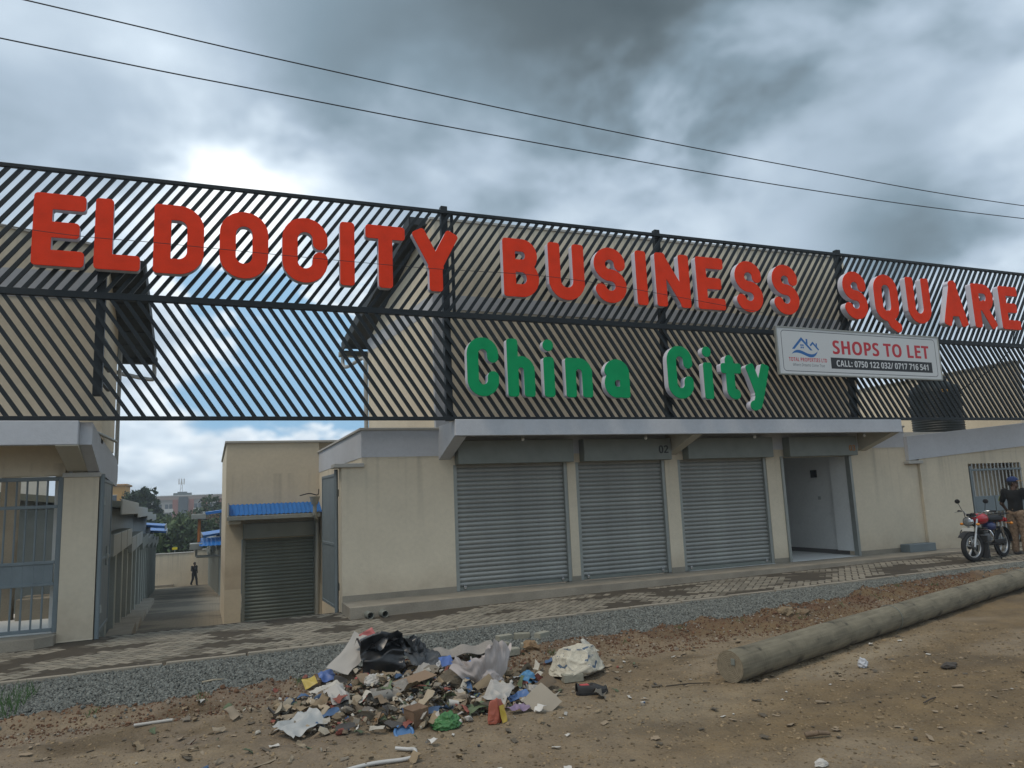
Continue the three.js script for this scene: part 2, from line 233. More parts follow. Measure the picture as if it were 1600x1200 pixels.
function stoneGeo(seed, detail = 0, flat = 0.7, rough = 0.35) { const g = mergeVertices(new THREE.IcosahedronGeometry(1, detail).deleteAttribute('normal').deleteAttribute('uv')), p = g.attributes.position; for (let i = 0; i < p.count; i++) { const v = new THREE.Vector3().fromBufferAttribute(p, i), k = 1 + rough * 2 * noise3(v.x * 1.4 + seed * 3.7, v.y * 1.4, v.z * 1.4 + seed); p.setXYZ(i, v.x * k, v.y * k * flat, v.z * k); } const f = g.toNonIndexed(); f.computeVertexNormals(); return metreUV(f); }
const Q = new THREE.Quaternion(), Mx = new THREE.Matrix4();
function scatter(name, geo, mat, items, colours) { const im = shadows(new THREE.InstancedMesh(geo, mat, items.length)); items.forEach(([x, y, z, s, e], i) => { Q.setFromEuler(new THREE.Euler(...e)); im.setMatrixAt(i, Mx.compose(new THREE.Vector3(x, y, z), Q, new THREE.Vector3(...(Array.isArray(s) ? s : [s, s, s])))); if (colours) im.setColorAt(i, new THREE.Color().setRGB(...colours[i])); }); im.name = numbered(name); return im; }
{
  const r = mulberry(77), strip = thing('gravel', 'strip of grey crushed stone between pavement kerb and red earth', 'gravel'); strip.userData.kind = 'stuff';
  for (let v = 0; v < 3; v++) {
    const items = [], cols = [];
    for (let i = 0; i < 24000; i++) {
      const x = -3.5 + 21 * r() ** 1.25, e = gravelEdge(x) + 0.08 * r() * r() + (r() < 0.13 ? r() * r() * 0.75 : 0), z = kerbZ + 0.05 + (e - kerbZ) * r(); if (z > e + 0.02 && r() < 0.7) continue;
      const s = 0.008 + 0.012 * r() ** 1.5; items.push([x, rise(x) + relief(x, z) + 0.004 + r() * 0.012, z, s, [r() * 6, r() * 6, r() * 6]]);
      const t = 0.10 + 0.16 * r(); cols.push([t * 0.80, t * 0.83, t * 0.74]);
    }
    strip.add(scatter('gravel_stones', stoneGeo(v + 1), new THREE.MeshStandardMaterial({ roughness: 0.95 }), items, cols));
  }
  const clods = thing('clods', 'reddish earth clods and small stones loose on the dirt', 'earth'); clods.userData.kind = 'stuff';
  for (let v = 0; v < 3; v++) {
    const items = [], cols = [];
    for (let i = 0; i < 11000; i++) {
      const x = -3 + 15 * r() ** 1.2, z = gravelEdge(x) - 0.05 + (bermEdge(x) - gravelEdge(x) + 0.5) * r(); if (x < 3 && r() < 0.5) continue; const s = 0.003 + 0.014 * r() ** 4 + (r() < 0.02 ? 0.02 * r() : 0); items.push([x, rise(x) + relief(x, z) + s * 0.2, z, s, [r() * 6, r() * 6, r() * 6]]);
      const k = 0.7 + 0.6 * r(), grey = r() < 0.15; cols.push(grey ? [0.26 * k, 0.22 * k, 0.17 * k] : [0.125 * k, 0.066 * k, 0.036 * k]);
    }
    for (let i = 0; i < 11000; i++) {
      const x = -2.5 + 11 * r(), z = -8 + 6 * r() ** 0.8; if (z < bermEdge(x)) continue; const s = 0.003 + 0.011 * r() ** 3 + (r() < 0.015 ? 0.018 * r() : 0); items.push([x, rise(x) + relief(x, z) + s * 0.2, z, [s * 1.3, s * 0.7, s], [0.3 * r(), r() * 6, 0.3 * r()]]);
      const k = r() < 0.3 ? 0.35 + 0.2 * r() : 0.7 + 0.5 * r(); cols.push([0.24 * k, 0.175 * k, 0.1 * k]);
    }
    clods.add(scatter('clod_stones', stoneGeo(v + 11), new THREE.MeshStandardMaterial({ roughness: 1 }), items, cols));
  }
}

// ------------------------------------------------------------------ roller shutters
const wear = tex(512, (u, v) => { const sc = Math.max(0, noise3(u * 6, v * 70, 2.2, 70) - 0.38) * 0.5; return 0.9 + pfbm(u, v, 3, 201, 5) * 0.28 + pfbm(u, v, 30, 203, 3) * 0.1 - sc; }, 1.9);
const slatMats = [[0.345, 0.345, 0.315], [0.33, 0.33, 0.302], [0.36, 0.36, 0.33], [0.315, 0.315, 0.29]].map((c) => std(c, { roughness: 0.5, metalness: 0.35, map: wear }));
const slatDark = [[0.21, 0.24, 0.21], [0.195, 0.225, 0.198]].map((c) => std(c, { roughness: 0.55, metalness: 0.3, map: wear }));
const slatShape = (() => { const pts = []; for (let i = 0; i <= 6; i++) { const t = i / 6; pts.push([0.013 * Math.sin(Math.PI * t), 0.006 + t * 0.066]); } pts.push([-0.004, 0.072], [-0.004, 0.006]); return pts; })();
function shutter(parent, x0, x1, y0, y1, d, mat, guide) {
  const sh = mesh('roller_shutter', box(x0 - 0.03, x1 + 0.03, y0, y1, -d - 0.05, -d - 0.035), M.galvDark, parent); sh.name = 'roller_shutter';
  const g = prism(slatShape, (u, v, t) => [t ? x1 : x0, v, u]), n = Math.floor((y1 - y0 - 0.07) / 0.0785), st = (y1 - y0 - 0.07) / n;
  for (let i = 0; i < n; i++) { const s = mesh('slat', g, mat[(i * 7 + Math.round(x0 * 10) * 3 + (i % 5 === 2 ? 1 : 0)) % mat.length], sh); s.position.set(0, y0 + 0.07 + i * st, -d - 0.02); }
  mesh('bottom_bar', rbox(x0, x1, y0 + 0.004, y0 + 0.066, -d - 0.03, -d + 0.012, 0.006), M.galvDark, sh);
  for (const x of [x0, x1]) mesh('guide_rail', rbox(x - (x === x0 ? 0.07 : 0), x + (x === x0 ? 0 : 0.07), y0, y1, -d - 0.03, -d + 0.04, 0.006), guide, sh);
  for (const x of [x0 + 0.1, x1 - 0.12]) mesh('padlock', [rbox(x - 0.025, x + 0.025, y0 + 0.03, y0 + 0.085, -d + 0.014, -d + 0.034, 0.006), tube([[x - 0.016, y0 + 0.08, -d + 0.024], [x - 0.014, y0 + 0.115, -d + 0.024], [x + 0.014, y0 + 0.115, -d + 0.024], [x + 0.016, y0 + 0.08, -d + 0.024]], 0.004, 10, 5)], M.chrome, sh);
  return sh;
}

// ------------------------------------------------------------------ the shop building under the red sign
const font = await new FontLoader().loadAsync('fonts/droid/droid_sans_bold.typeface.json');
{
  const b = thing('shop_building', 'cream shop building with three closed roller shutters and one open doorway', 'building', [0, 0, 0]);
  const D = 13, F = 0.19, piers = [[2.06, 4.06], [6.35, 6.53], [8.56, 8.87], [11.14, 11.52], [13.55, 15.62]];
  const wall = [];
  for (const [a, c] of piers) wall.push(box(a, c, F - 0.3, 2.43, -D - 0.3, -D));
  wall.push(box(4.06, 13.55, 2.43, 2.60, -D - 0.3, -D), box(2.41, 4.06, 2.43, 2.6, -D - 0.3, -D), box(13.55, 15.3, 2.43, 2.6, -D - 0.3, -D));
  wall.push(box(2.41, 2.66, -1.4, 2.6, -18.75, -D - 0.3));                                                // flank along the alley
  mesh('wall', wall, M.cream, b);
  mesh('parapet_band', [box(2.402, 15.3, 2.6, 3.07, -D - 0.3, -D + 0.008), box(2.402, 2.66, 2.6, 3.07, -18.75, -D - 0.3)], M.greyPaint, b);
  mesh('parapet_coping', [rbox(2.37, 15.33, 3.07, 3.115, -D - 0.33, -D + 0.04, 0.01), rbox(2.37, 2.7, 3.07, 3.115, -18.78, -D - 0.33, 0.01)], M.coping, b);
  mesh('pier_cap', rbox(1.93, 2.44, 2.43, 2.5, -D - 0.36, -D + 0.06, 0.012), M.coping, b);
  for (const [a, c] of piers) mesh('skirting', box(a + 0.002, c - 0.002, F, F + 0.10, -D, -D + 0.007), M.skirting, b);
  // floor, ceiling and rooms behind
  const shell = [box(9.0, 13.8, F - 0.1, F + 0.004, -21, -D), box(8.9, 13.9, 2.75, 2.9, -21, -D - 0.3), box(8.9, 13.9, F, 2.75, -21.1, -21)];
  mesh('room', shell, M.white, b);
  mesh('room_side_wall', box(13.6, 13.75, F + 0.004, 2.75, -21, -D - 0.3), M.white, b); mesh('room_side_wall', box(8.9, 9.05, F + 0.004, 2.75, -21, -D - 0.3), M.white, b); mesh('door_reveal', box(13.5, 13.545, F + 0.1, 2.42, -D - 0.6, -D - 0.01), M.white, b);
  mesh('floor_skirting', box(13.585, 13.6, F + 0.004, F + 0.1, -21, -D - 0.3), std([0.14, 0.13, 0.12]), b);
  mesh('distribution_box', rbox(13.56, 13.6, 1.98, 2.16, -14.3, -14.12, 0.008), M.black, b);
  mesh('light_switch', rbox(13.585, 13.6, 1.45, 1.53, -14.15, -14.07, 0.004), M.pvc, b);
  for (const [x0, x1] of [[4.13, 6.28], [6.6, 8.49], [8.94, 11.07]]) shutter(b, x0, x1, F + 0.005, 2.45, D + 0.05, slatMats, M.galv);
  for (const x of [11.52, 13.48]) mesh('guide_rail', rbox(x, x + 0.07, F, 2.45, -D - 0.1, -D + 0.03, 0.006), M.galv, b);
  for (const [x0, x1] of [[4.09, 6.40], [6.62, 8.60], [9.0, 11.17], [11.62, 13.56]]) mesh('shutter_hood', rbox(x0, x1, 2.43, 2.86, -D + 0.01, -D + 0.23, 0.012), M.galvDark, b);
  // canopy
  const can = mesh('canopy', [rbox(3.79, 14.05, 2.87, 3.15, -12.07, -11.95, 0.012), box(3.8, 14.04, 2.98, 3.13, -D, -12.07)], M.greyPaint, b);
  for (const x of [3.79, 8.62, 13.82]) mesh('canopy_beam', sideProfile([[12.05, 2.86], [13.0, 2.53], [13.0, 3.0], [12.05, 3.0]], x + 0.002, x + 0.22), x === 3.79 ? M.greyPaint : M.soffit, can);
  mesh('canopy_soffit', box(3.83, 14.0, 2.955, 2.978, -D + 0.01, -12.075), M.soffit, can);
  for (const x of [5.18, 7.75, 10.35, 13.35]) { mesh('lamp_holder', [bar([x, 2.955, -12.35], [x, 2.86, -12.35], 0.022, 10), bar([x, 2.955, -12.35], [x, 2.94, -12.35], 0.045, 12)], M.pvc, can); mesh('bulb', new THREE.SphereGeometry(0.032, 12, 8).translate(x, 2.832, -12.35), std([0.75, 0.74, 0.7], { roughness: 0.25 }), can); }
  const num = (t, x, y, c, s) => { const g = new TextGeometry(t, { font, size: s, depth: 0.004, curveSegments: 4 }); g.translate(x, y, -D + 0.2305); mesh('unit_number', clean(g), c, b); };
  num('02', 8.29, 2.56, std([0.05, 0.055, 0.05]), 0.155); num('03', 13.3, 2.53, std([0.34, 0.14, 0.03]), 0.13);
  // platform
  const pl = mesh('platform', [prism([[2.05, -13.0], [2.05, -12.2], [2.25, -12.2], [16.45, -12.2], [16.45, -13.0]], (x, z, t) => [x, t ? F - 0.4 : F, z])], M.concrete, b); pl.name = 'platform';
  for (const [x0, x1] of [[2.3, 4.9], [4.905, 7.5], [7.505, 10.1], [10.105, 12.7], [12.705, 15.3]]) mesh('screed_bay', rbox(x0, x1 - 0.012, F - 0.001, F + 0.004, -12.97, -12.235, 0.002), M.skirting, pl);
  // upper storey behind the screen
  const up = mesh('upper_wall', [frontProfile([[3.77, 3.0], [14.03, 3.0], [14.03, 7.16], [3.77, 7.08]], D + 0.02, D + 0.25),
    prism([[13.03, 3.0], [17.15, 3.0], [17.15, 5.55], [13.4, 7.0], [13.03, 7.06]], (d, y, t) => [3.765 - 0.1 * (d - 13) + 0.2 * t, y, -d]), box(13.8, 14.03, 3.0, 7.1, -18, -13.25)], M.creamUpper, b);
  mesh('corner_strip', box(3.755, 4.01, 3.1, 5.62, -D - 0.1, -D), M.greyPaint, up);
  mesh('string_band', [box(4.01, 14.034, 5.34, 5.62, -D - 0.1, -D - 0.008), prism([[13.06, 5.3], [17.15, 5.3], [17.15, 5.62], [13.06, 5.62]], (d, y, t) => [3.757 - 0.1 * (d - 13) + 0.1 * t, y, -d])], M.greyPaint, up);
  mesh('parapet_coping', frontProfile([[3.74, 7.075], [14.06, 7.165], [14.06, 7.21], [3.74, 7.12]], D - 0.01, D + 0.29), M.coping, up);
  const roof = mesh('roof', prism([[13.28, 7.05], [18.3, 5.62], [18.3, 5.74], [13.28, 7.2]], (d, y, t) => [t ? 13.8 : 3.45 - 0.1 * (d - 13), y, -d]), M.roofDark, b);
  mesh('barge_board', prism([[13.28, 6.92], [18.25, 5.5], [18.25, 5.75], [13.28, 7.22]], (d, y, t) => [3.43 - 0.1 * (d - 13) + 0.03 * t, y, -d]), M.roofDark, roof);
  mesh('gutter', [rbox(2.86, 9, 5.42, 5.56, -18.42, -18.2, 0.02)], M.galvDark, roof);
  mesh('down_pipe', [tube([[2.95, 5.45, -18.3], [2.95, 5.2, -18.25], [3.02, 5.12, -18.0], [3.27, 5.22, -17.4], [3.3, 5.1, -17.2]], 0.045, 24), bar([3.3, 5.15, -17.2], [3.3, 2.9, -17.2], 0.05, 10)], M.pvc, b);
}

// ------------------------------------------------------------------ the building at the left edge, with its own canopy and gate
{
  const b = thing('corner_building', 'cream building with grey canopy and barred gate at the alley mouth', 'building');
  const D = 13;
  mesh('wall', [box(-2.07, -1.6, -0.5, 2.38, -13.42, -13.0), box(-2.02, -1.82, -2.2, 2.5, -15.6, -13.42), box(-9, -2.07, 2.42, 2.9, -13.42, -13.1), box(-9, -4.3, -0.5, 2.42, -13.4, -13.1)], M.cream, b);
  mesh('pillar_cap', rbox(-2.09, -1.57, 2.38, 2.45, -13.45, -12.97, 0.012), M.coping, b);
  const can = mesh('canopy', [rbox(-9, -1.755, 2.79, 3.13, -12.08, -11.95, 0.012), box(-9, -1.76, 2.95, 3.12, -13.1, -12.08)], M.greyPaint, b);
  mesh('canopy_beam', sideProfile([[11.96, 2.775], [13.0, 2.47], [13.0, 2.95], [11.96, 2.95]], -2.03, -1.758), M.soffit, can);
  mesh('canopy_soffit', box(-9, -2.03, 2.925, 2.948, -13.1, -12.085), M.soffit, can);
  mesh('side_band', sideProfile([[12.09, 2.80], [13.0, 2.46], [15.25, 2.30], [15.4, 2.42], [15.4, 2.66], [15.15, 2.78], [13.0, 2.98], [12.09, 3.12]], -1.756, -1.60), M.greyPaint, b);
  const up = mesh('upper_wall', [frontProfile([[-9, 2.9], [-1.6, 2.9], [-1.6, 6.02], [-9, 7.2]], D + 0.02, D + 0.25), prism([[13.03, 2.9], [15.3, 2.9], [15.3, 5.3], [13.03, 6.0]], (d, y, t) => [-1.6 - 0.03 * (d - 13) - 0.2 * t, y, -d])], M.creamUpper, b);
  mesh('string_band', box(-9, -1.75, 5.16, 5.6, -D - 0.1, -D - 0.008), M.greyPaint, up);
  mesh('parapet_coping', frontProfile([[-9, 7.19], [-1.57, 6.01], [-1.57, 6.05], [-9, 7.23]], D - 0.01, D + 0.29), M.coping, up);
  const roof = mesh('roof', prism([[13.3, 5.78], [16.3, 4.86], [16.3, 5.0], [13.3, 5.95]], (d, y, t) => [t ? -2.6 : -1.12, y, -d]), M.roofDark, b);
  for (let i = 0; i < 6; i++) mesh('soffit_board', prism([[13.35 + i * 0.48, 5.75 - i * 0.147], [13.8 + i * 0.48, 5.612 - i * 0.147], [13.8 + i * 0.48, 5.632 - i * 0.147], [13.35 + i * 0.48, 5.77 - i * 0.147]], (d, y, t) => [t ? -1.72 : -1.14, y, -d]), M.roofDark, roof);
  mesh('barge_board', prism([[13.28, 5.66], [16.3, 4.74], [16.3, 5.02], [13.28, 5.97]], (d, y, t) => [-1.11 + 0.03 * t, y, -d]), M.roofDark, roof);
  mesh('gutter', rbox(-2.6, -1.06, 4.76, 4.9, -16.46, -16.28, 0.02), M.roofDark, roof);
  mesh('down_pipe', tube([[-1.12, 4.8, -16.37], [-1.12, 4.5, -16.37], [-1.2, 4.44, -16.3], [-1.6, 4.42, -15.6], [-1.72, 4.42, -15.35]], 0.04, 30), M.pvc, b);
  mesh('side_pipe', [bar([-1.63, 2.7, -15.38], [-1.63, 4.9, -15.38], 0.035, 8)], M.pvc, b);
  mesh('pipe_stub', bar([-1.62, 3.03, -12.7], [-1.52, 3.02, -14.2], 0.025, 8), M.galv, b);
  // room behind the gate
  mesh('room', [box(-9, -2.07, -0.3, 0.115, -18, -13.1), box(-7, -3.0, 0.115, 2.9, -17.2, -17.0), box(-2.25, -2.07, 0.115, 2.9, -17.2, -13.42)], M.white, b);
  mesh('room_pier', [box(-3.35, -3.1, 0.115, 2.9, -15.4, -15.2), box(-3.0, -2.3, 0.115, 0.45, -15.8, -15.0)], M.skirting, b);
  mesh('room_window', rbox(-2.75, -2.5, 1.85, 2.2, -17.0, -16.97, 0.006), M.black, b); mesh('room_window', rbox(-2.256, -2.24, 1.5, 2.1, -15.2, -14.9, 0.004), M.black, b);
  const pl = mesh('platform', prism([[-9, -13.1], [-9, -12.62], [-2.28, -12.62], [-2.07, -12.78], [-2.07, -13.1]], (x, z, t) => [x, t ? -0.5 : 0.115, z]), M.concrete, b); pl.name = 'platform';
  const gate = mesh('gate', [rbox(-2.15, -2.08, 0.13, 2.4, -13.14, -13.07, 0.008), rbox(-4.3, -4.24, 0.13, 2.4, -13.14, -13.07, 0.008), rbox(-4.24, -2.15, 0.14, 0.19, -13.13, -13.08, 0.006), rbox(-4.24, -2.15, 2.34, 2.4, -13.13, -13.08, 0.006), rbox(-4.24, -2.15, 1.93, 1.98, -13.13, -13.08, 0.006)], M.gateGrey, b);
  mesh('gate_panel', [rbox(-4.24, -2.17, 0.84, 1.12, -13.115, -13.095, 0.004), rbox(-4.24, -2.15, 0.80, 0.845, -13.13, -13.075, 0.006), rbox(-4.24, -2.15, 1.115, 1.16, -13.13, -13.075, 0.006)], M.gateGrey, gate);
  for (let x = -4.14; x < -2.2; x += 0.132) mesh('gate_bar', bar([x, 0.17, -13.105], [x, 2.36, -13.105], 0.014, 8), M.gateGrey, gate);
}

// ------------------------------------------------------------------ building at the right edge
{
  const b = thing('boundary_building', 'cream wall with grey sloping band beside the motorcycle, palisade gate in it', 'building');
  mesh('wall', [frontProfile([[15.625, -0.3], [17.25, -0.3], [17.25, 2.52], [15.625, 2.38]], 12.93, 13.2), box(17.25, 26, 2.16, 2.44, -13.2, -12.95), frontProfile([[17.25, 2.44], [26, 2.44], [26, 3.13], [17.25, 2.52]], 12.94, 13.2), box(19.2, 26, -0.3, 2.16, -13.2, -12.95)], M.cream, b);
  mesh('parapet_band', frontProfile([[15.27, 2.285], [26, 3.03], [26, 3.65], [15.27, 2.85]], 12.9, 13.25), M.greyPaint, b);
  mesh('pier_cap', rbox(15.2, 15.68, 2.2, 2.275, -13.2, -12.86, 0.012), M.coping, b);
  mesh('roof_slab', box(15.0, 26, 2.86, 2.98, -20, -13.25), M.coping, b);
  mesh('upper_wall', box(20, 20.25, 2.98, 4.85, -24, -9.5 - 3.8), M.cream, b);
  mesh('upper_wall', box(14.1, 20, 2.98, 4.85, -24.2, -24), M.cream, b);
  mesh('upper_coping', rbox(19.95, 20.3, 4.85, 4.9, -24, -13.28, 0.01), M.coping, b);
  mesh('meter_box', rbox(14.75, 15.58, 0.19, 0.37, -12.98, -12.72, 0.012), M.gateGrey, b);
  const gate = mesh('palisade_gate', [rbox(17.3, 17.36, 0.2, 2.1, -12.99, -12.93, 0.008), rbox(17.36, 19.2, 1.98, 2.03, -12.98, -12.94, 0.006), rbox(17.36, 19.2, 0.3, 0.35, -12.98, -12.94, 0.006)], M.gateGrey, b);
  for (const [a, c] of [[17.37, 18.05], [18.08, 18.75], [18.78, 19.2]]) mesh('gate_panel', rbox(a, c, 0.98, 1.36, -12.98, -12.935, 0.006), M.gateGrey, gate);
  for (let x = 17.42; x < 19.2; x += 0.135) mesh('pale', [box(x - 0.018, x + 0.018, 0.25, 2.12, -12.965, -12.953), new THREE.ConeGeometry(0.022, 0.1, 4).rotateY(Math.PI / 4).translate(x, 2.17, -12.96)], M.pvc, gate);
  mesh('yard_wall', box(17.0, 26, -0.3, 2.85, -13.75, -13.6), M.cream, b);
}
{
  const t = thing('water_tank', 'black ribbed plastic water tank on the roof behind the screen', 'water tank', [18.15, 2.99, -14.3]); t.scale.set(0.64, 1, 0.64);
  const prof = [[0.001, 0], [0.93, 0], [0.96, 0.04]]; for (let i = 0; i < 17; i++) { const y = 0.08 + i * 0.064; prof.push([0.96, y], [0.985, y + 0.018], [0.985, y + 0.034], [0.96, y + 0.05]); } prof.push([0.95, 1.2], [0.9, 1.28], [0.55, 1.42], [0.5, 1.44]);
  mesh('tank_body', new THREE.LatheGeometry(prof.map((p) => new THREE.Vector2(...p)), 48), std([0.008, 0.013, 0.012], { roughness: 0.55 }), t);
  mesh('tank_lid', new THREE.LatheGeometry([[0.5, 1.43], [0.52, 1.46], [0.52, 1.54], [0.48, 1.57], [0.001, 1.6]].map((p) => new THREE.Vector2(...p)), 32), M.black, t);
  mesh('tank_mark', [rbox(-0.62, -0.5, 1.08, 1.16, 0.70, 0.82, 0.005), rbox(-0.42, -0.36, 1.09, 1.16, 0.80, 0.92, 0.005)], std([0.5, 0.25, 0.03]), t);
}
// ------------------------------------------------------------------ the yard behind: road, blue-roofed shop, rows of lock-ups, end wall
{
  const pos = [], P = []; for (let d = 12.95; d < 64.6; d += 0.6) P.push(d); P.push(64.6);
  const g = new THREE.PlaneGeometry(1, 1, 24, P.length - 1), p = g.attributes.position;
  for (let j = 0; j < P.length; j++) for (let i = 0; i <= 24; i++) { const d = P[j], x = lerp(-2.2 - 0.04 * (d - 13), 2.4 - 0.02 * (d - 13), i / 24); p.setXYZ(j * 25 + i, x, alleyGround(d) + rise(x) * smooth(16, 13, d) + 0.004 + 0.01 * fbm(x * 0.7, d * 0.5, 3.1, 3), -d); }
  g.computeVertexNormals();
  const t = tex(1024, (u, v) => { const bx = u * 40, by = v * 20, row = Math.floor(by), fx = (bx + (row % 2) * 0.5) % 1, fy = by % 1, joint = fx < 0.06 || fy < 0.1 ? 0.7 : 1; const st = smooth(-0.05, 0.25, pfbm(u, v, 3, 91, 5)); return (0.95 - 0.45 * st + pfbm(u, v, 40, 95, 2) * 0.2) * joint; }, 7.3);
  struct('alley_road', metreUV(g), std([0.24, 0.205, 0.145], { map: t, bumpMap: T.rough, bumpScale: 0.004, roughness: 0.9 }));
}
function corrugated(x0, x1, d0, y0, d1, y1, n) { // sheet falling from (d1, y1) to (d0, y0)
  const pts = [], seg = n * 6; for (let i = 0; i <= seg; i++) { const f = (i / 6) % 1; pts.push([lerp(x0, x1, i / seg), f < 0.34 ? 0.014 : f < 0.5 ? lerp(0.014, 0, (f - 0.34) / 0.16) : f < 0.84 ? 0 : lerp(0, 0.014, (f - 0.84) / 0.16)]); }
  for (let i = seg; i >= 0; i--) pts.push([pts[i][0], pts[i][1] - 0.004]);
  return prism(pts, (x, h, t) => [x, lerp(y0, y1, t) + h, -lerp(d0, d1, t)]);
}
{
  const b = thing('kiosk_building', 'cream shop with blue corrugated awning over a grey shutter in the alley', 'building'), D = 18.6, Y = -1.1;
  mesh('wall', [box(0.31, 0.66, Y, 3.33, -D - 0.25, -D), box(2.36, 2.41, Y, 3.33, -D - 0.25, -D), box(0.66, 2.36, 1.1, 3.33, -D - 0.25, -D), box(2.41, 6, 0, 3.33, -D - 0.35, -D - 0.16), box(0.31, 0.55, Y - 0.6, 3.33, -26, -D - 0.25), box(0.55, 6, 3.1, 3.3, -26, -D - 0.25)], M.cream, b);
  mesh('parapet_coping', [rbox(0.27, 6, 3.33, 3.385, -D - 0.3, -D + 0.04, 0.01), rbox(0.27, 0.6, 3.33, 3.385, -26, -D - 0.3, 0.01)], M.coping, b);
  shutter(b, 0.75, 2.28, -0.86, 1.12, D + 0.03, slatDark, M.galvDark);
  mesh('shutter_hood', rbox(0.69, 2.35, 1.12, 1.46, -D + 0.004, -D + 0.2, 0.01), M.galvDark, b);
  const aw = mesh('awning', corrugated(0.36, 2.40, 18.02, 1.66, 18.58, 1.9, 21), M.blueSheet, b);
  mesh('awning_gutter', [rbox(0.33, 2.36, 1.55, 1.645, -18.06, -17.96, 0.01)], M.galv, aw); mesh('awning_flashing', rbox(0.345, 0.37, 1.6, 1.95, -18.6, -18.0, 0.005), M.pvc, aw);
  mesh('awning_bracket', [box(0.36, 0.62, 1.47, 1.54, -18.59, -18.05)], M.soffit, aw);
  mesh('rain_hopper', new THREE.CylinderGeometry(0.12, 0.07, 0.18, 12).translate(2.22, 1.93, -17.9), M.galv, b);
  mesh('down_pipe', [bar([2.22, 1.85, -17.9], [2.22, 1.6, -17.9], 0.045, 10), tube([[2.22, 1.64, -17.9], [2.25, 1.54, -17.94], [2.3, 1.5, -18.1], [2.31, 1.44, -18.2]], 0.045, 14), bar([2.31, 1.46, -18.2], [2.31, -0.9, -18.2], 0.045, 10)], M.galv, b);
  mesh('cable', tube([[1.95, 2.06, -18.5], [2.15, 2.1, -18.3], [2.35, 2.06, -18.4], [2.39, 2.2, -18.5]], 0.012, 16, 6), M.black, b);
}
const pilasterM = plaster([0.36, 0.38, 0.34]);
function lockup(parent, s0, s1, yTop, yHood, sign, blue, side) { // one unit of a row: local x = 0 is the shop front, -s runs along the row, side = +1 faces +x
  const f = (d) => alleyGround(13 + d), yb = f(s1) - 0.2, X = (x) => x * side, mk = (x0, x1, y0, y1, a, c) => rbox(Math.min(X(x0), X(x1)), Math.max(X(x0), X(x1)), y0, y1, -c, -a, 0.01);
  mesh('wall', [mk(-4, -0.12, yb, yTop, s0, s1)], M.gateGrey, parent);
  const n = Math.max(2, Math.round((s1 - s0) / 2.4)), w = (s1 - s0) / n;
  for (let i = 0; i < n; i++) {
    const a = s0 + i * w, y0 = f(a + w / 2) + 0.05;
    mesh('pilaster', mk(-0.12, 0.1, yb, yHood + 0.1, a + 0.02, a + 0.42), pilasterM, parent);
    const sh = mesh('roller_shutter', mk(-0.34, -0.26, y0, yHood, a + 0.42, a + w), M.galvDark, parent);
    const ribs = []; for (let y = y0 + 0.05; y < yHood; y += 0.11) ribs.push(box(Math.min(X(-0.26), X(-0.245)), Math.max(X(-0.26), X(-0.245)), y, y + 0.07, -(a + w), -(a + 0.42))); mesh('slats', ribs, M.galvDark, sh).userData.kind = 'stuff';
    mesh('shutter_hood', mk(-0.12, 0.2, yHood, yHood + 0.42, a + 0.1, a + w - 0.1), sign ? M.galv : M.galvDark, parent);
  }
  const o = blue ? 0.75 : 0.3, r = mesh('roof', [prism([[-4, yTop + 0.5], [o, yTop - 0.02], [o, yTop + 0.10], [-4, yTop + 0.62]], (x, y, t) => [X(x), y, -(t ? s1 + 0.1 : s0 - 0.1)])], blue ? M.blueSheet : M.galvDark, parent);
  mesh('fascia_board', mk(o, o + 0.03, yTop - 0.16, yTop + 0.14, s0 - 0.12, s1 + 0.12), M.galv, r);
  if (side > 0 && s0 < 20) for (let q = 0; q < 2; q++) { const a = s0 + q * (s1 - s0) / 2 + 0.1, c = a + (s1 - s0) / 2 - 0.3; mesh('step', mk(0.02, 0.5, yb, f((a + c) / 2) + 0.10, a, c), M.concrete, parent); }
}
{
  const rows = [[3.2, 10, 1.95, 1.0, 1, 0, 'nearest grey lock-up of the left alley row, beside the open alley gate'], [10, 17.5, 1.85, 0.75, 1, 0, 'second grey lock-up of the left alley row, with pale sign boxes'], [17.6, 24, 1.7, 0.5, 0, 0, 'third lock-up of the left alley row, lower flat roof edge'],
    [24, 31, 1.6, 0.3, 0, 0, 'fourth lock-up of the left alley row, grey and half hidden'], [31, 38.5, 1.0, 0.0, 0, 1, 'blue roofed lock-up fifth along the left alley row'], [38.5, 46.5, 0.55, -0.3, 0, 1, 'farthest blue roofed lock-up of the left row, next to the end wall']];
  for (const [a, c, yt, yh, sg, bl, label] of rows) { const t = thing('lockup_shop', label, 'shop', [-1.78, 0, -13], 0.04, 'lock-up shops along the alley'); lockup(t, a, c, yt, yh, sg, bl, 1); }
  const right = [[0.5, 7.5, 1.62, -0.05, 0, 1, 'nearest lock-up of the right alley row, blue roof with grey gutter'], [7.5, 14, 0.35, -0.55, 0, 1, 'second lock-up of the right alley row, low blue roof'], [14, 20, -0.1, -1.0, 0, 0, 'third lock-up of the right alley row, in shade'], [20, 26, -0.5, -1.4, 0, 0, 'farthest lock-up of the right alley row by the end wall']];
  for (const [a, c, yt, yh, sg, bl, label] of right) {
    const t = thing('lockup_shop', label, 'shop', [0.5, 0, -38], 0.022, 'lock-up shops along the alley'); const keep = alleyGround; lockupRight(t, a, c, yt, yh, sg, bl); }
}
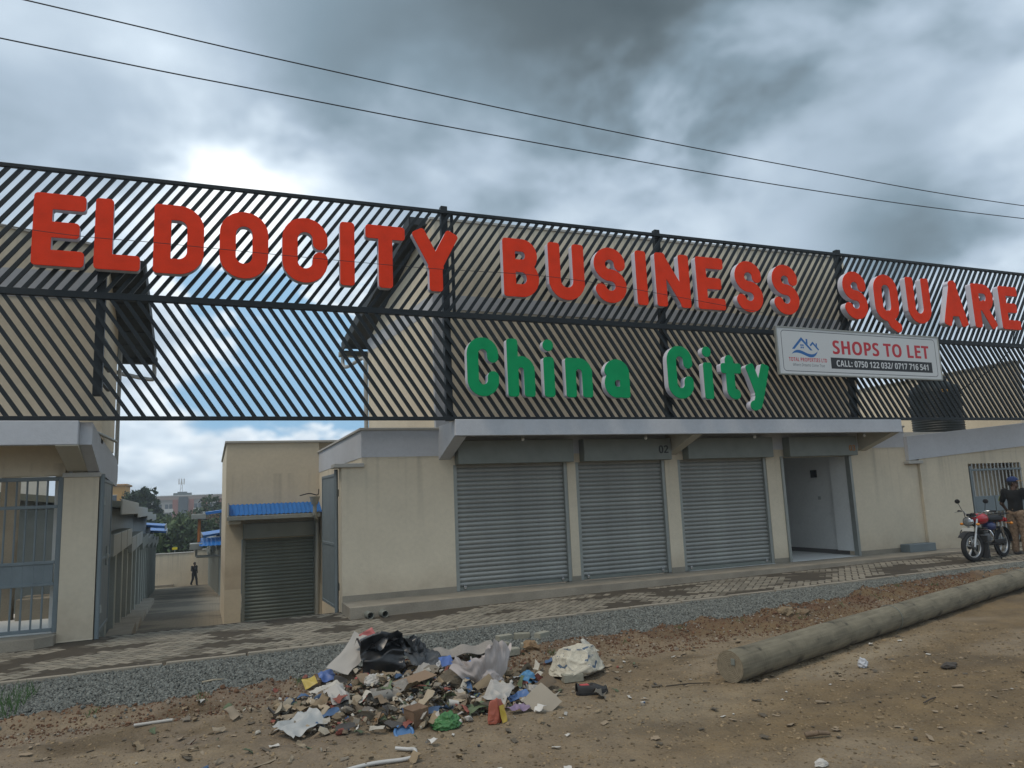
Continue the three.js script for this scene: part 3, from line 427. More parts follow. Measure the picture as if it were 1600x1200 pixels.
function lockupRight(t, a, c, yt, yh, sg, bl) { // same unit mirrored, its ground measured from where this row starts
  const g = new THREE.Group(); lockup(g, a + 25, c + 25, yt, yh, sg, bl, -1); for (const m of [...g.children]) { m.position.z += 25; t.add(m); }
  if (a < 1) { mesh('gutter_box', rbox(-1.35, -0.72, 1.42, 1.66, -1.2, -0.2, 0.02), M.galv, t); mesh('roof_post', bar([-1.0, 0.35, -0.6], [-1.0, 1.42, -0.6], 0.07, 10), std([0.36, 0.13, 0.035]), t); mesh('awning', corrugated(-1.0, 0.3, -0.4, 0.2, 1.6, 0.5, 7), M.blueSheet, t); mesh('gutter', [rbox(-1.4, -0.85, 0.02, 0.32, -1.0, -0.1, 0.03), bar([-1.1, 0.05, -0.5], [-1.1, -0.3, -0.5], 0.05, 8), bar([-1.1, -0.3, -0.5], [0.0, -0.33, -0.5], 0.06, 8)], M.galv, t); }
}
{
  const b = thing('end_wall', 'cream boundary wall closing the far end of the alley', 'wall');
  mesh('wall_panel', box(-7, -1.2, -4.4, -1.42, -65.2, -64.9), M.cream, b); mesh('wall_panel', box(-1.2, 4, -4.4, -1.25, -64.9, -64.6), M.cream, b);
  mesh('coping', [rbox(-7, -1.2, -1.42, -1.34, -65.25, -64.85, 0.02), rbox(-1.25, 4, -1.25, -1.17, -64.95, -64.55, 0.02)], M.coping, b); mesh('ledge', box(-3.9, -2.6, -4.1, -3.7, -64.9, -64.5), M.concrete, b);
  const gates = [['grey metal alley gate leaf folded back beside the cream pillar', [-1.555, 0, -13.02], 0.03, 1.5], ['grey metal alley gate leaf folded back beside the shop flank', [2.02, 0, -13.35], 0.03, 1.35]];
  for (const [label, p, turn, L] of gates) {
    const t = thing('alley_gate', label, 'gate', p, turn, 'alley gate leaves'); const lo = -0.02, lo2 = -0.26;
    mesh('gate_frame', [bar([0, lo - 0.1, 0], [0, 2.42, 0], 0.035, 8), rbox(-0.025, 0.025, 2.3, 2.35, -L, 0, 0.006), rbox(-0.025, 0.025, 0.05, 0.1, -L, 0, 0.006), rbox(-0.025, 0.025, 1.1, 1.15, -L, 0, 0.006), rbox(-0.025, 0.025, 0.05, 2.35, -L, -L + 0.05, 0.006)], M.gateGrey, t);
    mesh('gate_panel', [box(-0.012, 0.012, 0.1, 1.1, -L + 0.05, -0.03), box(-0.012, 0.012, 1.15, 2.3, -L + 0.05, -0.03)], M.gateGrey, t);
    mesh('gate_bolt', [bar([0.03, 1.0, -L * 0.55], [0.03, 1.3, -L * 0.55], 0.014, 8), rbox(0.01, 0.05, 1.1, 1.18, -L * 0.6, -L * 0.5, 0.006)], M.galv, t);
    mesh('hinge', [bar([0.03, 0.35, -0.02], [0.03, 0.47, -0.02], 0.025, 8), bar([0.03, 1.95, -0.02], [0.03, 2.07, -0.02], 0.025, 8)], M.galv, t);
  }
  const pipes = [['grey drain pipe end under the step, the one nearer the alley', 2.33], ['grey drain pipe end under the step, the one farther from the alley', 2.56]];
  for (const [label, x] of pipes) { const t = thing('drain_pipe', label, 'pipe', [x, 0.075, -12.12], 0.1, 'drain pipe ends'); mesh('pipe_wall', new THREE.LatheGeometry([[0.043, -0.2], [0.055, -0.2], [0.055, 0.1], [0.043, 0.1], [0.043, -0.2]].map((p) => new THREE.Vector2(...p)), 20).rotateX(Math.PI / 2), M.galvDark, t); mesh('pipe_inside', new THREE.CircleGeometry(0.043, 16).translate(0, 0, -0.12), M.black, t); }
}

// ------------------------------------------------------------------ beyond the wall: trees, flats, mast
const leafMats = [[0.035, 0.062, 0.022], [0.05, 0.085, 0.028], [0.07, 0.105, 0.035], [0.028, 0.05, 0.024]].map((c) => std(c, { roughness: 0.8, side: THREE.DoubleSide }));
const redLeaf = [std([0.15, 0.075, 0.04], { side: THREE.DoubleSide, roughness: 0.85 }), std([0.10, 0.07, 0.035], { side: THREE.DoubleSide, roughness: 0.85 })];
const bark = std([0.11, 0.085, 0.06], { map: T.wood, bumpMap: T.rough, bumpScale: 0.01, roughness: 1 });
function tree(label, x, d, h, w, seed, o = {}) {
  const r = mulberry(seed), y0 = alleyGround(d) - 0.2, t = thing(o.name ?? 'leafy_tree', label, 'tree', [x, y0, -d]), tr = [], lobes = [];
  const trunkH = h * (o.clear ?? 0.3); tr.push(bar([0, 0, 0], [0.1, trunkH, 0], h * 0.028, 10, h * 0.02));
  const nl = o.lobes ?? 13;
  for (let i = 0; i < nl; i++) {
    const f = o.conic ? i / nl : r(), a = r() * 6.28, rad = (o.conic ? (1 - f) * 0.9 + 0.1 : Math.sqrt(1 - (2 * f - 1) ** 2) * 0.85) * w * 0.5 * (0.45 + 0.55 * r());
    const c = [Math.cos(a) * rad, trunkH * 0.8 + (h - trunkH * 0.8) * (0.08 + 0.86 * f), Math.sin(a) * rad]; lobes.push([c, w * (o.conic ? 0.15 + 0.1 * (1 - f) : 0.17 + 0.14 * r())]); tr.push(bar([0.06, trunkH * (0.6 + 0.35 * f), 0], c, h * 0.009, 6, h * 0.003));
  }
  mesh('trunk', tr, bark, t);
  const mats = o.mats ?? [leafMats[seed % 4], leafMats[(seed + 1) % 4]], n = o.leaves ?? 2600, L = o.leaf ?? 0.26;
  mats.forEach((mat, q) => {
    const pos = [], v = new THREE.Vector3(), e = new THREE.Euler();
    for (let i = 0; i < n; i++) {
      const [c, R] = lobes[Math.floor(r() * lobes.length)]; v.set(r() * 2 - 1, r() * 2 - 1, r() * 2 - 1).normalize().multiplyScalar(R * (0.45 + 0.65 * r() ** 0.6)); if (noise3((c[0] + v.x) * 1.1, (c[1] + v.y) * 1.1, (c[2] + v.z) * 1.1 + seed) < -0.18) continue;
      e.set(r() * 6, r() * 6, r() * 6); const s = L * (0.6 + 0.9 * r());
      for (const [a, b] of [[-0.5, 0], [0.1, 0.42], [0.6, 0], [-0.5, 0], [0.6, 0], [0.1, -0.42]]) { const p = new THREE.Vector3(a * s * 1.6, b * s, (a > 0.5 ? -0.2 : 0) * s).applyEuler(e); pos.push(c[0] + v.x + p.x, c[1] + v.y * 0.85 + p.y, c[2] + v.z + p.z); }
    }
    const g = new THREE.BufferGeometry(); g.setAttribute('position', new THREE.BufferAttribute(new Float32Array(pos), 3)); g.computeVertexNormals(); mesh('crown', clean(g), mat, t);
  });
  return t;
}
{
  const D3 = leafMats[3], D0 = leafMats[0];
  tree('dark feathery tree, tallest behind the left alley row', -6.25, 88, 11.3, 5.2, 3, { name: 'feathery_tree', conic: 1, clear: 0.2, mats: [D3, D0], lobes: 26, leaves: 3200 });
  tree('thin dark tree at the roof edge of the left alley row', -7.4, 84, 10.4, 5.4, 8, { name: 'feathery_tree', conic: 1, clear: 0.2, mats: [D3, D0], lobes: 22 });
  tree('round green treetop in front of the far flats, nearest the blue awning', -0.8, 104, 11.3, 7.5, 14, { leaves: 4200, lobes: 18, mats: [leafMats[0], leafMats[1]] });
  tree('spreading tree with reddish brown foliage above the right alley roofs', -0.6, 92, 9.1, 8, 21, { name: 'reddish_tree', mats: redLeaf, clear: 0.4, lobes: 16 });
  tree('mid green bushy tree in the middle of the alley view', -3.9, 80, 6.2, 7.0, 30, { leaves: 4000, lobes: 18 });
  tree('pale green tree low behind the end wall', -3.2, 74, 5.8, 6.5, 35, { leaves: 3600, lobes: 16, mats: [leafMats[1], leafMats[2]] });
  tree('green tree right of centre behind the end wall', -0.2, 76, 6.0, 6.5, 41, { leaves: 3400, lobes: 16, mats: [leafMats[1], leafMats[0]] });
  tree('dark bushy tree behind the last left lock-up', -7.2, 78, 6.8, 6.5, 47, { leaves: 3600, lobes: 16, mats: [leafMats[3], leafMats[0]] });
  tree('small green tree under the far flats', -7.4, 118, 8.8, 9, 53, { leaves: 3600, lobes: 18 });
  tree('broad green tree below the stair tower of the flats', -3.4, 112, 8.2, 8, 59, { leaves: 3600, lobes: 18, mats: [leafMats[0], leafMats[2]] });
  const b = thing('apartment_block', 'long block of flats with red brown piers and dark stair tower on the hill', 'building', [-8, -1.75, -262]);
  const wallM = std([0.36, 0.33, 0.29]), pierM = std([0.30, 0.10, 0.065]), glassM = std([0.05, 0.065, 0.08], { roughness: 0.15 }), pale = std([0.55, 0.53, 0.49]);
  mesh('wall', box(-30, 22, -16, 7.4, -12, 0), wallM, b); mesh('roof_fascia', [box(-30.4, 22.4, 7.4, 8.5, -12.4, 0.5)], std([0.32, 0.24, 0.20]), b); mesh('roof_fascia', box(-30.5, 22.5, 8.5, 8.75, -12.5, 0.6), pale, b);
  mesh('stair_tower', box(-1.6, 1.0, -16, 8.2, 0, 1.4), std([0.05, 0.065, 0.075]), b);
  for (const x of [-24, -17.5, -11, -2.6, 2.0, 6.0, 11, 17]) mesh('pier', box(x - 0.8, x + 0.8, -16, 7.4, 0, 0.7), pierM, b);
  for (const [x0, x1] of [[-23, -18.4], [-16.5, -12], [-10, -6.6], [-5.6, -3.4], [2.9, 5.1], [6.9, 10], [12, 16]]) for (let f = 0; f < 5; f++) { const y = 4.6 - f * 3.05; const w = mesh('window', box(x0, x1, y, y + 1.5, -0.3, 0.12), glassM, b); mesh('balcony_front', box(x0 - 0.2, x1 + 0.2, y - 1.15, y - 0.05, 0.02, 0.9), pale, w); mesh('window_frame', [box(x0, x1, y + 1.44, y + 1.56, 0.12, 0.2), box((x0 + x1) / 2 - 0.06, (x0 + x1) / 2 + 0.06, y, y + 1.44, 0.12, 0.2)], pale, w); }
  mesh('roof_tank', [box(-3.4, 2.0, 8.75, 9.5, -6, -2), box(-2.2, 0.6, 9.5, 9.9, -5, -3)], std([0.10, 0.12, 0.12]), b);
  const m = thing('telecom_mast', 'white telecom mast with panel antennas on the flats roof', 'antenna', [-9.1, 7.9, -266]); m.scale.setScalar(0.8);
  mesh('mast_leg', [bar([-0.5, 0, 0], [-0.12, 5, 0], 0.1, 6), bar([0.5, 0, 0], [0.12, 5, 0], 0.1, 6), bar([-0.45, 0.7, 0], [0.3, 2.4, 0], 0.06, 6), bar([0.35, 2.4, 0], [-0.2, 4.2, 0], 0.06, 6)], pale, m);
  for (const x of [-0.95, 0, 0.95]) mesh('panel_antenna', [rbox(x - 0.2, x + 0.2, 3.3, 5.6, 0.2, 0.5, 0.04), bar([x, 3.6, 0.2], [0, 3.6, 0], 0.06, 6)], pale, m);
  const h = thing('yellow_house', 'upper corner of a yellow building left of the dark trees', 'building', [-10.45, -0.65, -110]);
  mesh('wall', box(-6, 0, -12, 6.1, -6, 0), std([0.55, 0.30, 0.085]), h); mesh('roof', rbox(-6.2, 0.25, 6.1, 6.35, -6.2, 0.25, 0.05), std([0.40, 0.22, 0.08]), h);
  for (const [x, y] of [[-1.5, 3.6], [-3.6, 3.6], [-1.5, 0.6]]) { const w = mesh('window', box(x - 0.5, x + 0.5, y, y + 1.3, -0.1, 0.03), glassM, h); mesh('window_frame', [box(x - 0.56, x + 0.56, y + 1.3, y + 1.38, -0.1, 0.06), box(x - 0.56, x + 0.56, y - 0.08, y, -0.1, 0.06)], pale, w); }
  const y = thing('yellow_notice', 'small yellow board on a post beyond the end wall', 'sign', [-2.75, -4.5, -69]); mesh('board', rbox(-0.2, 0.2, 3.2, 3.4, 0, 0.04, 0.01), std([0.7, 0.55, 0.02]), y); mesh('post', bar([0, 0, -0.04], [0, 3.35, -0.04], 0.04, 8), M.galv, y);
  const sc = mulberry(91), items = [], cols = []; // undergrowth that reads as one mass
  for (let i = 0; i < 14000; i++) { const d = 66 + 40 * sc() ** 1.5, x = -d * 0.16 + d * 0.2 * sc(), k = fbm(x * 0.3, d * 0.3, 2.2, 3), y = alleyGround(d) + sc() * (1.6 + 2.2 * clamp(k + 0.4)); items.push([x, y, -d, [0.22, 0.05, 0.14], [sc() * 6, sc() * 6, sc() * 6]]); const q = 0.6 + 0.8 * sc(); cols.push([0.05 * q, 0.085 * q, 0.03 * q]); }
  const u = scatter('undergrowth', new THREE.OctahedronGeometry(1), new THREE.MeshStandardMaterial({ roughness: 0.85 }), items, cols); scene.add(u); u.userData = { kind: 'stuff', label: 'dense green undergrowth between the end wall and the flats', category: 'bushes' };
}

// ------------------------------------------------------------------ steel screen with diagonal slats
{
  const s = thing('slatted_screen', 'long black steel screen of diagonal slats carrying the red and green letters', 'screen'), Z = -12.0, x0 = -4.6, x1 = 20.6, yB = 3.165, yM = 4.97, yT = 6.825;
  const slat = (dx, h) => { const w = 0.066, d = 0.02; return prism([[0, 0], [w, 0], [w + dx, h], [dx, h]], (x, y, t) => [x, y, t ? -d : d]); };
  const up = slat(1.26, yT - yM - 0.07), dn = slat(-1.16, yM - yB - 0.07), r = mulberry(3);
  for (let x = x0; x < x1 - 1.26; x += 0.1695) { const m = mesh('slat', up, M.steelBlack, s); m.position.set(x + (r() - 0.5) * 0.018, yM + 0.04, Z + (r() - 0.5) * 0.006); }
  for (let x = x0 + 1.26; x < x1; x += 0.1695) { const m = mesh('slat', dn, M.steelBlack, s); m.position.set(x + (r() - 0.5) * 0.018, yB + 0.03, Z + (r() - 0.5) * 0.006); }
  mesh('rail', rbox(x0, x1, yT - 0.03, yT + 0.03, Z - 0.03, Z + 0.035, 0.006), M.steelBlack, s); mesh('rail', rbox(x0, x1, yM - 0.055, yM + 0.045, Z - 0.04, Z + 0.04, 0.006), M.steelBlack, s); mesh('rail', rbox(x0, x1, yB - 0.03, yB + 0.03, Z - 0.03, Z + 0.035, 0.006), M.steelBlack, s);
  for (const [x, yb] of [[-1.56, 3.5], [3.735, 3.135], [8.15, 3.135], [12.87, 3.135]]) mesh('post', rbox(x - 0.06, x + 0.06, yb, x < 0 ? 5.6 : yT + 0.14, Z - 0.16, Z - 0.045, 0.01), M.steelBlack, s);
  mesh('post', rbox(3.85, 3.9, yM, yT + 0.06, Z - 0.1, Z - 0.05, 0.006), M.steelBlack, s);
  for (const y of [3.7, 4.0, 4.35]) mesh('bracket', rbox(-1.55, -1.5, y, y + 0.04, -13.0, Z - 0.1, 0.006), M.steelBlack, s);
}

// ------------------------------------------------------------------ channel letters: strokes turned into outlines, then extruded
function letterShapes(strokes, h, w, hgt) {
  const c = 0.0125, m = 0.04, nx = Math.ceil((w + 2 * m) / c), ny = Math.ceil((hgt + 2 * m + 0.3) / c), ox = -m, oy = -m - 0.3, F = new Float32Array((nx + 1) * (ny + 1));
  const segs = []; for (const s of strokes) { if (s.box) segs.push({ b: s.box }); else for (let i = 0; i < s.length - 1; i++) segs.push({ c: [...s[i], ...s[i + 1]] }); }
  for (let j = 0; j <= ny; j++) for (let i = 0; i <= nx; i++) {
    const x = ox + i * c, y = oy + j * c; let d = 9;
    for (const s of segs) {
      const [ax, ay, bx, by] = s.b ?? s.c, ex = bx - ax, ey = by - ay, L = Math.hypot(ex, ey) || 1e-6;
      if (s.b) { const u = Math.abs(((x - ax) * ex + (y - ay) * ey) / L - L / 2) - (L / 2 + h - 0.05), v = Math.abs(((x - ax) * -ey + (y - ay) * ex) / L) - (h - 0.05); d = Math.min(d, Math.hypot(Math.max(u, 0), Math.max(v, 0)) + Math.min(Math.max(u, v), 0) - 0.05); }
      else { const t = clamp(((x - ax) * ex + (y - ay) * ey) / (L * L)); d = Math.min(d, Math.hypot(x - ax - t * ex, y - ay - t * ey) - h); }
    }
    F[j * (nx + 1) + i] = d;
  }
  const next = new Map(), at = (i, j) => F[j * (nx + 1) + i], key = (p) => p[0].toFixed(4) + ',' + p[1].toFixed(4), pts = new Map();
  const cut = (i, j, k, l) => { const a = at(i, j), b = at(k, l), t = a / (a - b); return [ox + (i + (k - i) * t) * c, oy + (j + (l - j) * t) * c]; };
  const put = (p, q) => { const a = key(p), b = key(q); if (a === b) return; pts.set(a, p); pts.set(b, q); next.set(a, b); };
  for (let j = 0; j < ny; j++) for (let i = 0; i < nx; i++) {
    const q = [[i, j], [i + 1, j], [i + 1, j + 1], [i, j + 1]], s = q.map(([a, b]) => at(a, b) < 0), ins = [], outs = [];
    for (let e = 0; e < 4; e++) { const f = (e + 1) % 4; if (s[e] === s[f]) continue; const a = q[e], b = q[f], lo = a[0] + a[1] < b[0] + b[1] ? [a, b] : [b, a], p = cut(...lo[0], ...lo[1]); (s[e] ? outs : ins).push(p); }
    for (let k = 0; k < ins.length; k++) put(outs[k], ins[k]);
  }
  const loops = []; while (next.size) { const a0 = next.keys().next().value; let a = a0; const L = []; while (next.has(a)) { const b = next.get(a); next.delete(a); L.push(pts.get(a)); a = b; } if (L.length > 6) loops.push(L); }
  const simplified = loops.map((L) => { const o = []; for (let i = 0; i < L.length; i++) { const a = o.length ? o.at(-1) : L.at(-1), b = L[i], d = L[(i + 1) % L.length]; const cr = Math.abs((b[0] - a[0]) * (d[1] - a[1]) - (b[1] - a[1]) * (d[0] - a[0])); if (cr > 1.2e-5) o.push(b); } return o.map((p) => new THREE.Vector2(...p)); });
  const area = (L) => THREE.ShapeUtils.area(L), big = simplified.filter((L) => L.length > 4), sgn = Math.sign(area(big.reduce((a, b) => Math.abs(area(a)) > Math.abs(area(b)) ? a : b)));
  const outer = big.filter((L) => Math.sign(area(L)) === sgn).map((L) => new THREE.Shape(L));
  for (const L of big.filter((l) => Math.sign(area(l)) !== sgn)) { // a hole goes to the outline that holds it
    const inside = (S) => { let c2 = false; const P = S.getPoints(); for (let i = 0, j = P.length - 1; i < P.length; j = i++) if ((P[i].y > L[0].y) !== (P[j].y > L[0].y) && L[0].x < (P[j].x - P[i].x) * (L[0].y - P[i].y) / (P[j].y - P[i].y) + P[i].x) c2 = !c2; return c2; };
    (outer.find(inside) ?? outer[0]).holes.push(new THREE.Path(L));
  }
  return outer;
}
const arc = (cx, cy, rx, ry, a0, a1, n = 12) => Array.from({ length: n + 1 }, (_, i) => { const a = (a0 + (a1 - a0) * i / n) * Math.PI / 180; return [cx + rx * Math.cos(a), cy + ry * Math.sin(a)]; });
function alphabet(ch, H, h) { // strokes and width of one letter; the strokes run along the middle of the limb
  const b = (x0, y0, x1, y1) => ({ box: [x0, y0, x1, y1] }), T0 = H - h, B0 = h;
  const W = { E: 0.64, L: 0.59, D: 0.68, O: 0.70, C: 0.69, I: 2 * h, T: 0.65, Y: 0.75, B: 0.67, U: 0.71, S: 0.66, N: 0.76, Q: 0.70, A: 0.74, R: 0.72, c: 0.56, h: 0.50, i: 2 * h, n: 0.52, a: 0.51, t: 0.45, y: 0.54 }[ch], R = W - h, l = h, m = W / 2, rr = (R - l) / 2;
  const x = 0.70 * H; // height of the small letters
  switch (ch) {
    case 'E': return [W, [b(l, B0, l, T0), b(l, T0, R, T0), b(l, H * 0.5, R - 0.07, H * 0.5), b(l, B0, R, B0)]];
    case 'L': return [W, [b(l, B0, l, T0), b(l, B0, R, B0)]];
    case 'D': return [W, [b(l, B0, l, T0), [[l, T0], ...arc(R - 0.24, T0 - 0.24, 0.24, 0.24, 90, 0), ...arc(R - 0.24, B0 + 0.24, 0.24, 0.24, 0, -90), [l, B0]]]];
    case 'O': return [W, [[...arc(m, T0 - rr, rr, rr, 180, 0), ...arc(m, B0 + rr, rr, rr, 0, -180), [l, T0 - rr]]]];
    case 'Q': return [W, [[...arc(m, T0 - rr, rr, rr, 180, 0), ...arc(m, B0 + rr, rr, rr, 0, -180), [l, T0 - rr]], [[m + 0.02, B0 + 0.02], [m + 0.12, B0 - 0.16], [R + 0.02, -0.13]]]];
    case 'C': case 'c': return [W, [[[R, T0 - rr - 0.05], ...arc(m, T0 - rr, rr, rr, 10, 180), ...arc(m, B0 + rr, rr, rr, 180, 350), [R, B0 + rr + 0.05]]]];
    case 'I': return [W, [b(l, B0, l, T0)]];
    case 'T': return [W, [b(l, T0, R, T0), b(m, B0, m, T0)]];
    case 'Y': return [W, [b(l, T0, m, H * 0.42), b(R, T0, m, H * 0.42), b(m, B0, m, H * 0.42)]];
    case 'B': return [W, [b(l, B0, l, T0), [[l, T0], ...arc(R - 0.19, T0 - 0.19, 0.17, 0.19, 90, -90), [l, T0 - 0.38]], [[l, T0 - 0.38], ...arc(R - 0.22, (T0 - 0.38 + B0) / 2, 0.22, (T0 - 0.38 - B0) / 2, 90, -90), [l, B0]]]];
    case 'U': return [W, [[[l, T0], [l, B0 + rr], ...arc(m, B0 + rr, rr, rr, 180, 360), [R, T0]], b(l, T0, l, B0 + rr), b(R, T0, R, B0 + rr)]];
    case 'S': { const q = (T0 - B0) / 4; return [W, [[[R - 0.01, T0 - q], ...arc(m, T0 - q, rr, q, 20, 180), ...arc(m, T0 - q, rr, q, 180, 262), ...arc(m, B0 + q, rr, q, 82, 0), ...arc(m, B0 + q, rr, q, 0, -160)]]]; }
    case 'N': return [W, [b(l, B0, l, T0), b(R, B0, R, T0), b(l + 0.02, T0 - 0.02, R - 0.02, B0 + 0.02)]];
    case 'A': return [W, [b(l, B0, m, T0), b(R, B0, m, T0), b(l + 0.12, H * 0.32, R - 0.12, H * 0.32)]];
    case 'R': return [W, [b(l, B0, l, T0), [[l, T0], ...arc(R - 0.21, T0 - 0.21, 0.19, 0.21, 90, -90), [l, T0 - 0.42]], b(m - 0.02, T0 - 0.42, R, B0)]];
    case 'h': return [W, [b(l, B0, l, T0), [[l, x - h - rr], ...arc(m, x - h - rr, rr, rr, 180, 0), [R, B0]], b(R, B0, R, x - h - rr)]];
    case 'n': return [W, [b(l, B0, l, x - h), [[l, x - h - rr], ...arc(m, x - h - rr, rr, rr, 180, 0), [R, B0]], b(R, B0, R, x - h - rr)]];
    case 'i': return [W, [b(l, B0, l, x - h), [[l, H - 0.09], [l, H - 0.085]]]];
    case 'a': { const q = 0.15; return [W, [[...arc(m, x - h - rr, rr, rr, 165, 0), [R, B0]], b(R, B0, R, x - h - rr), [[R, B0 + 2 * q + 0.03], ...arc(m - 0.01, B0 + q + 0.015, rr - 0.01, q + 0.015, 80, 280), [R, B0 + 0.03]]]]; }
    case 't': return [W, [[[m - 0.04, H * 0.86 - h], [m - 0.04, B0 + 0.10], ...arc(m + 0.06, B0 + 0.1, 0.1, 0.1, 180, 280)], b(l - 0.02, x - h, R, x - h)]];
    case 'y': return [W, [b(l, x - h, m, B0 + 0.03), [[R, x - h], [m + 0.02, B0 + 0.02], [m - 0.06, -0.10], [l + 0.03, -0.12]], b(R, x - h, m, B0 + 0.03)]];
  }
}
function sign(name, label, words, y, H, h, faceM, group) {
  const t = thing(name, label, 'sign'), cache = {};
  for (const [ch, right] of words) {
    if (!cache[ch]) { const [W, st] = alphabet(ch, H, h), sh = letterShapes(st, h, W, H); cache[ch] = [W, clean(new THREE.ExtrudeGeometry(sh, { depth: 0.135, bevelEnabled: false })), clean(new THREE.ExtrudeGeometry(sh, { depth: 0.008, bevelEnabled: true, bevelSize: 0.005, bevelThickness: 0.004, bevelSegments: 1 }))]; }
    const [W, side, face] = cache[ch], m = mesh('letter', side, M.returns, t); m.position.set(right - W, y, -11.885); const f = mesh('letter_face', face, faceM, m); f.position.z = 0.139;
  }
  const back = []; for (const [ch, right] of words) { const W = cache[ch][0], at = 'TYA'.includes(ch) ? [[W / 2, 0.36]] : ch === 'S' ? [[W / 2, 0.5]] : 'aty'.includes(ch) ? [[W / 2, 0.3]] : [[h, 0.3], [h, 'hnic'.includes(ch) ? 0.5 : 0.72]]; for (const [dx, yy] of at) back.push(bar([right - W + dx, y + yy * H, -11.88], [right - W + dx, y + yy * H, -11.97], 0.012, 6)); } mesh('mounting_stud', back, M.steelBlack, t).userData.kind = 'stuff';
  return t;
}
sign('shop_sign', 'red raised letters across the upper half of the slatted screen', [['E', -1.76], ['L', -1.04], ['D', -0.18], ['O', 0.75], ['C', 1.66], ['I', 2.09], ['T', 2.93], ['Y', 3.84], ['B', 5.37], ['U', 6.29], ['S', 7.17], ['I', 7.63], ['N', 8.6], ['E', 9.42], ['S', 10.37], ['S', 11.31], ['S', 13.22], ['Q', 14.15], ['U', 15.15], ['A', 16.3], ['R', 17.28], ['E', 18.14]], 5.3, 1.06, 0.112, M.red);
sign('shop_sign', 'green raised letters on the lower half of the slatted screen', [['c', 4.53], ['h', 5.2], ['i', 5.58], ['n', 6.33], ['a', 7.1], ['c', 8.51], ['i', 8.96], ['t', 9.65], ['y', 10.33]], 3.52, 1.01, 0.097, M.green);

// ------------------------------------------------------------------ letting board
{
  const W = 2048, Hh = 432, cv = document.createElement('canvas'); cv.width = W; cv.height = Hh; const c = cv.getContext('2d');
  c.fillStyle = '#d9dcdc'; c.fillRect(0, 0, W, Hh); c.strokeStyle = '#30343a'; c.lineWidth = 5; c.beginPath(); c.roundRect(46, 24, W - 92, Hh - 48, 34); c.stroke();
  const say = (t, x, y, size, wide, colour, f = 'bold ', al = 'left') => { c.save(); c.font = f + size + 'px sans-serif'; c.fillStyle = colour; const w = c.measureText(t).width, k = wide / w; c.translate(x, y); c.scale(k, 1); c.textAlign = 'left'; c.fillText(t, 0, 0); c.restore(); };
  say('SHOPS TO LET', 640, 226, 184, 1270, '#c8202f'); say('SHOPS TO LET', 643, 226, 184, 1270, '#c8202f');
  c.fillStyle = '#16191c'; c.fillRect(612, 262, 1320, 108); say('CALL: 0750 122 032/ 0717 716 541', 675, 346, 84, 1215, '#e6e8e8');
  say('TOTAL PROPERTIES LTD', 112, 314, 50, 455, '#c8202f'); say('Where Dreams Come True', 150, 360, 38, 380, '#555a5e', 'italic ');
  c.fillStyle = '#1668b0'; c.strokeStyle = '#1668b0';
  const poly = (p) => { c.beginPath(); p.forEach(([x, y], i) => i ? c.lineTo(x, y) : c.moveTo(x, y)); c.closePath(); c.fill(); };
  poly([[160, 196], [278, 80], [402, 204], [376, 204], [278, 112], [190, 198]]); poly([[330, 96], [350, 96], [350, 150], [330, 130]]);
  poly([[372, 154], [410, 118], [482, 190], [470, 202], [410, 142], [384, 166]]); poly([[446, 132], [460, 132], [460, 166], [446, 152]]);
  for (const [x, y] of [[262, 150], [284, 150], [262, 172], [284, 172]]) c.fillRect(x, y, 16, 16);
  c.beginPath(); c.moveTo(150, 246); c.bezierCurveTo(210, 178, 270, 210, 330, 232); c.bezierCurveTo(390, 250, 430, 240, 462, 208); c.bezierCurveTo(440, 266, 390, 284, 330, 262); c.bezierCurveTo(270, 240, 210, 216, 150, 246); c.fill();
  const ct = new THREE.CanvasTexture(cv); ct.colorSpace = THREE.SRGBColorSpace;
  const t = thing('letting_board', 'white rectangular board advertising shops to let, fixed over the screen', 'sign', [12.83, 4.505, -11.66], 0); t.rotation.z = -0.008;
  mesh('backing', rbox(-2.285, 2.285, -0.485, 0.485, -0.05, -0.003, 0.01), M.pvc, t); const p = mesh('print', new THREE.PlaneGeometry(4.54, 0.942), std([0.78, 0.78, 0.78], { map: ct, roughness: 0.5 }), t); p.position.z = 0.002;
  mesh('frame', [rbox(-2.3, 2.3, 0.47, 0.5, -0.05, 0.012, 0.004), rbox(-2.3, 2.3, -0.5, -0.47, -0.05, 0.012, 0.004), rbox(-2.3, -2.27, -0.47, 0.47, -0.05, 0.012, 0.004), rbox(2.27, 2.3, -0.47, 0.47, -0.05, 0.012, 0.004)], M.galv, t);
  mesh('bracket', [rbox(-1.6, -1.55, -0.45, 0.45, -0.3, -0.05, 0.004), rbox(1.55, 1.6, -0.45, 0.45, -0.3, -0.05, 0.004)], M.steelBlack, t);
}
// ------------------------------------------------------------------ wires
single('power_line', tube([[-14, 8.95, -10], [-2.4, 8.19, -10], [0.46, 7.99, -10], [5.14, 7.745, -10], [9.98, 7.6, -10], [16.1, 7.55, -10], [30, 7.9, -10]], 0.009, 90, 5), M.black, 'upper thin black overhead wire crossing the sky', 'wire', 'overhead wires');
single('power_line', tube([[-14, 8.3, -10], [-2.5, 7.615, -10], [0.47, 7.465, -10], [4.13, 7.318, -10], [9.93, 7.19, -10], [16.07, 7.255, -10], [30, 7.7, -10]], 0.009, 90, 5), M.black, 'lower thin black overhead wire crossing the sky', 'wire', 'overhead wires');
single('service_cable', tube([[-9, 6.6, -11.6], [-3, 5.82, -11.63], [-0.5, 5.72, -11.65], [3, 5.66, -11.65], [6, 5.66, -11.65], [10.3, 5.28, -11.66]], 0.005, 60, 5), M.black, 'thin dark cable strung in front of the red letters', 'cable');
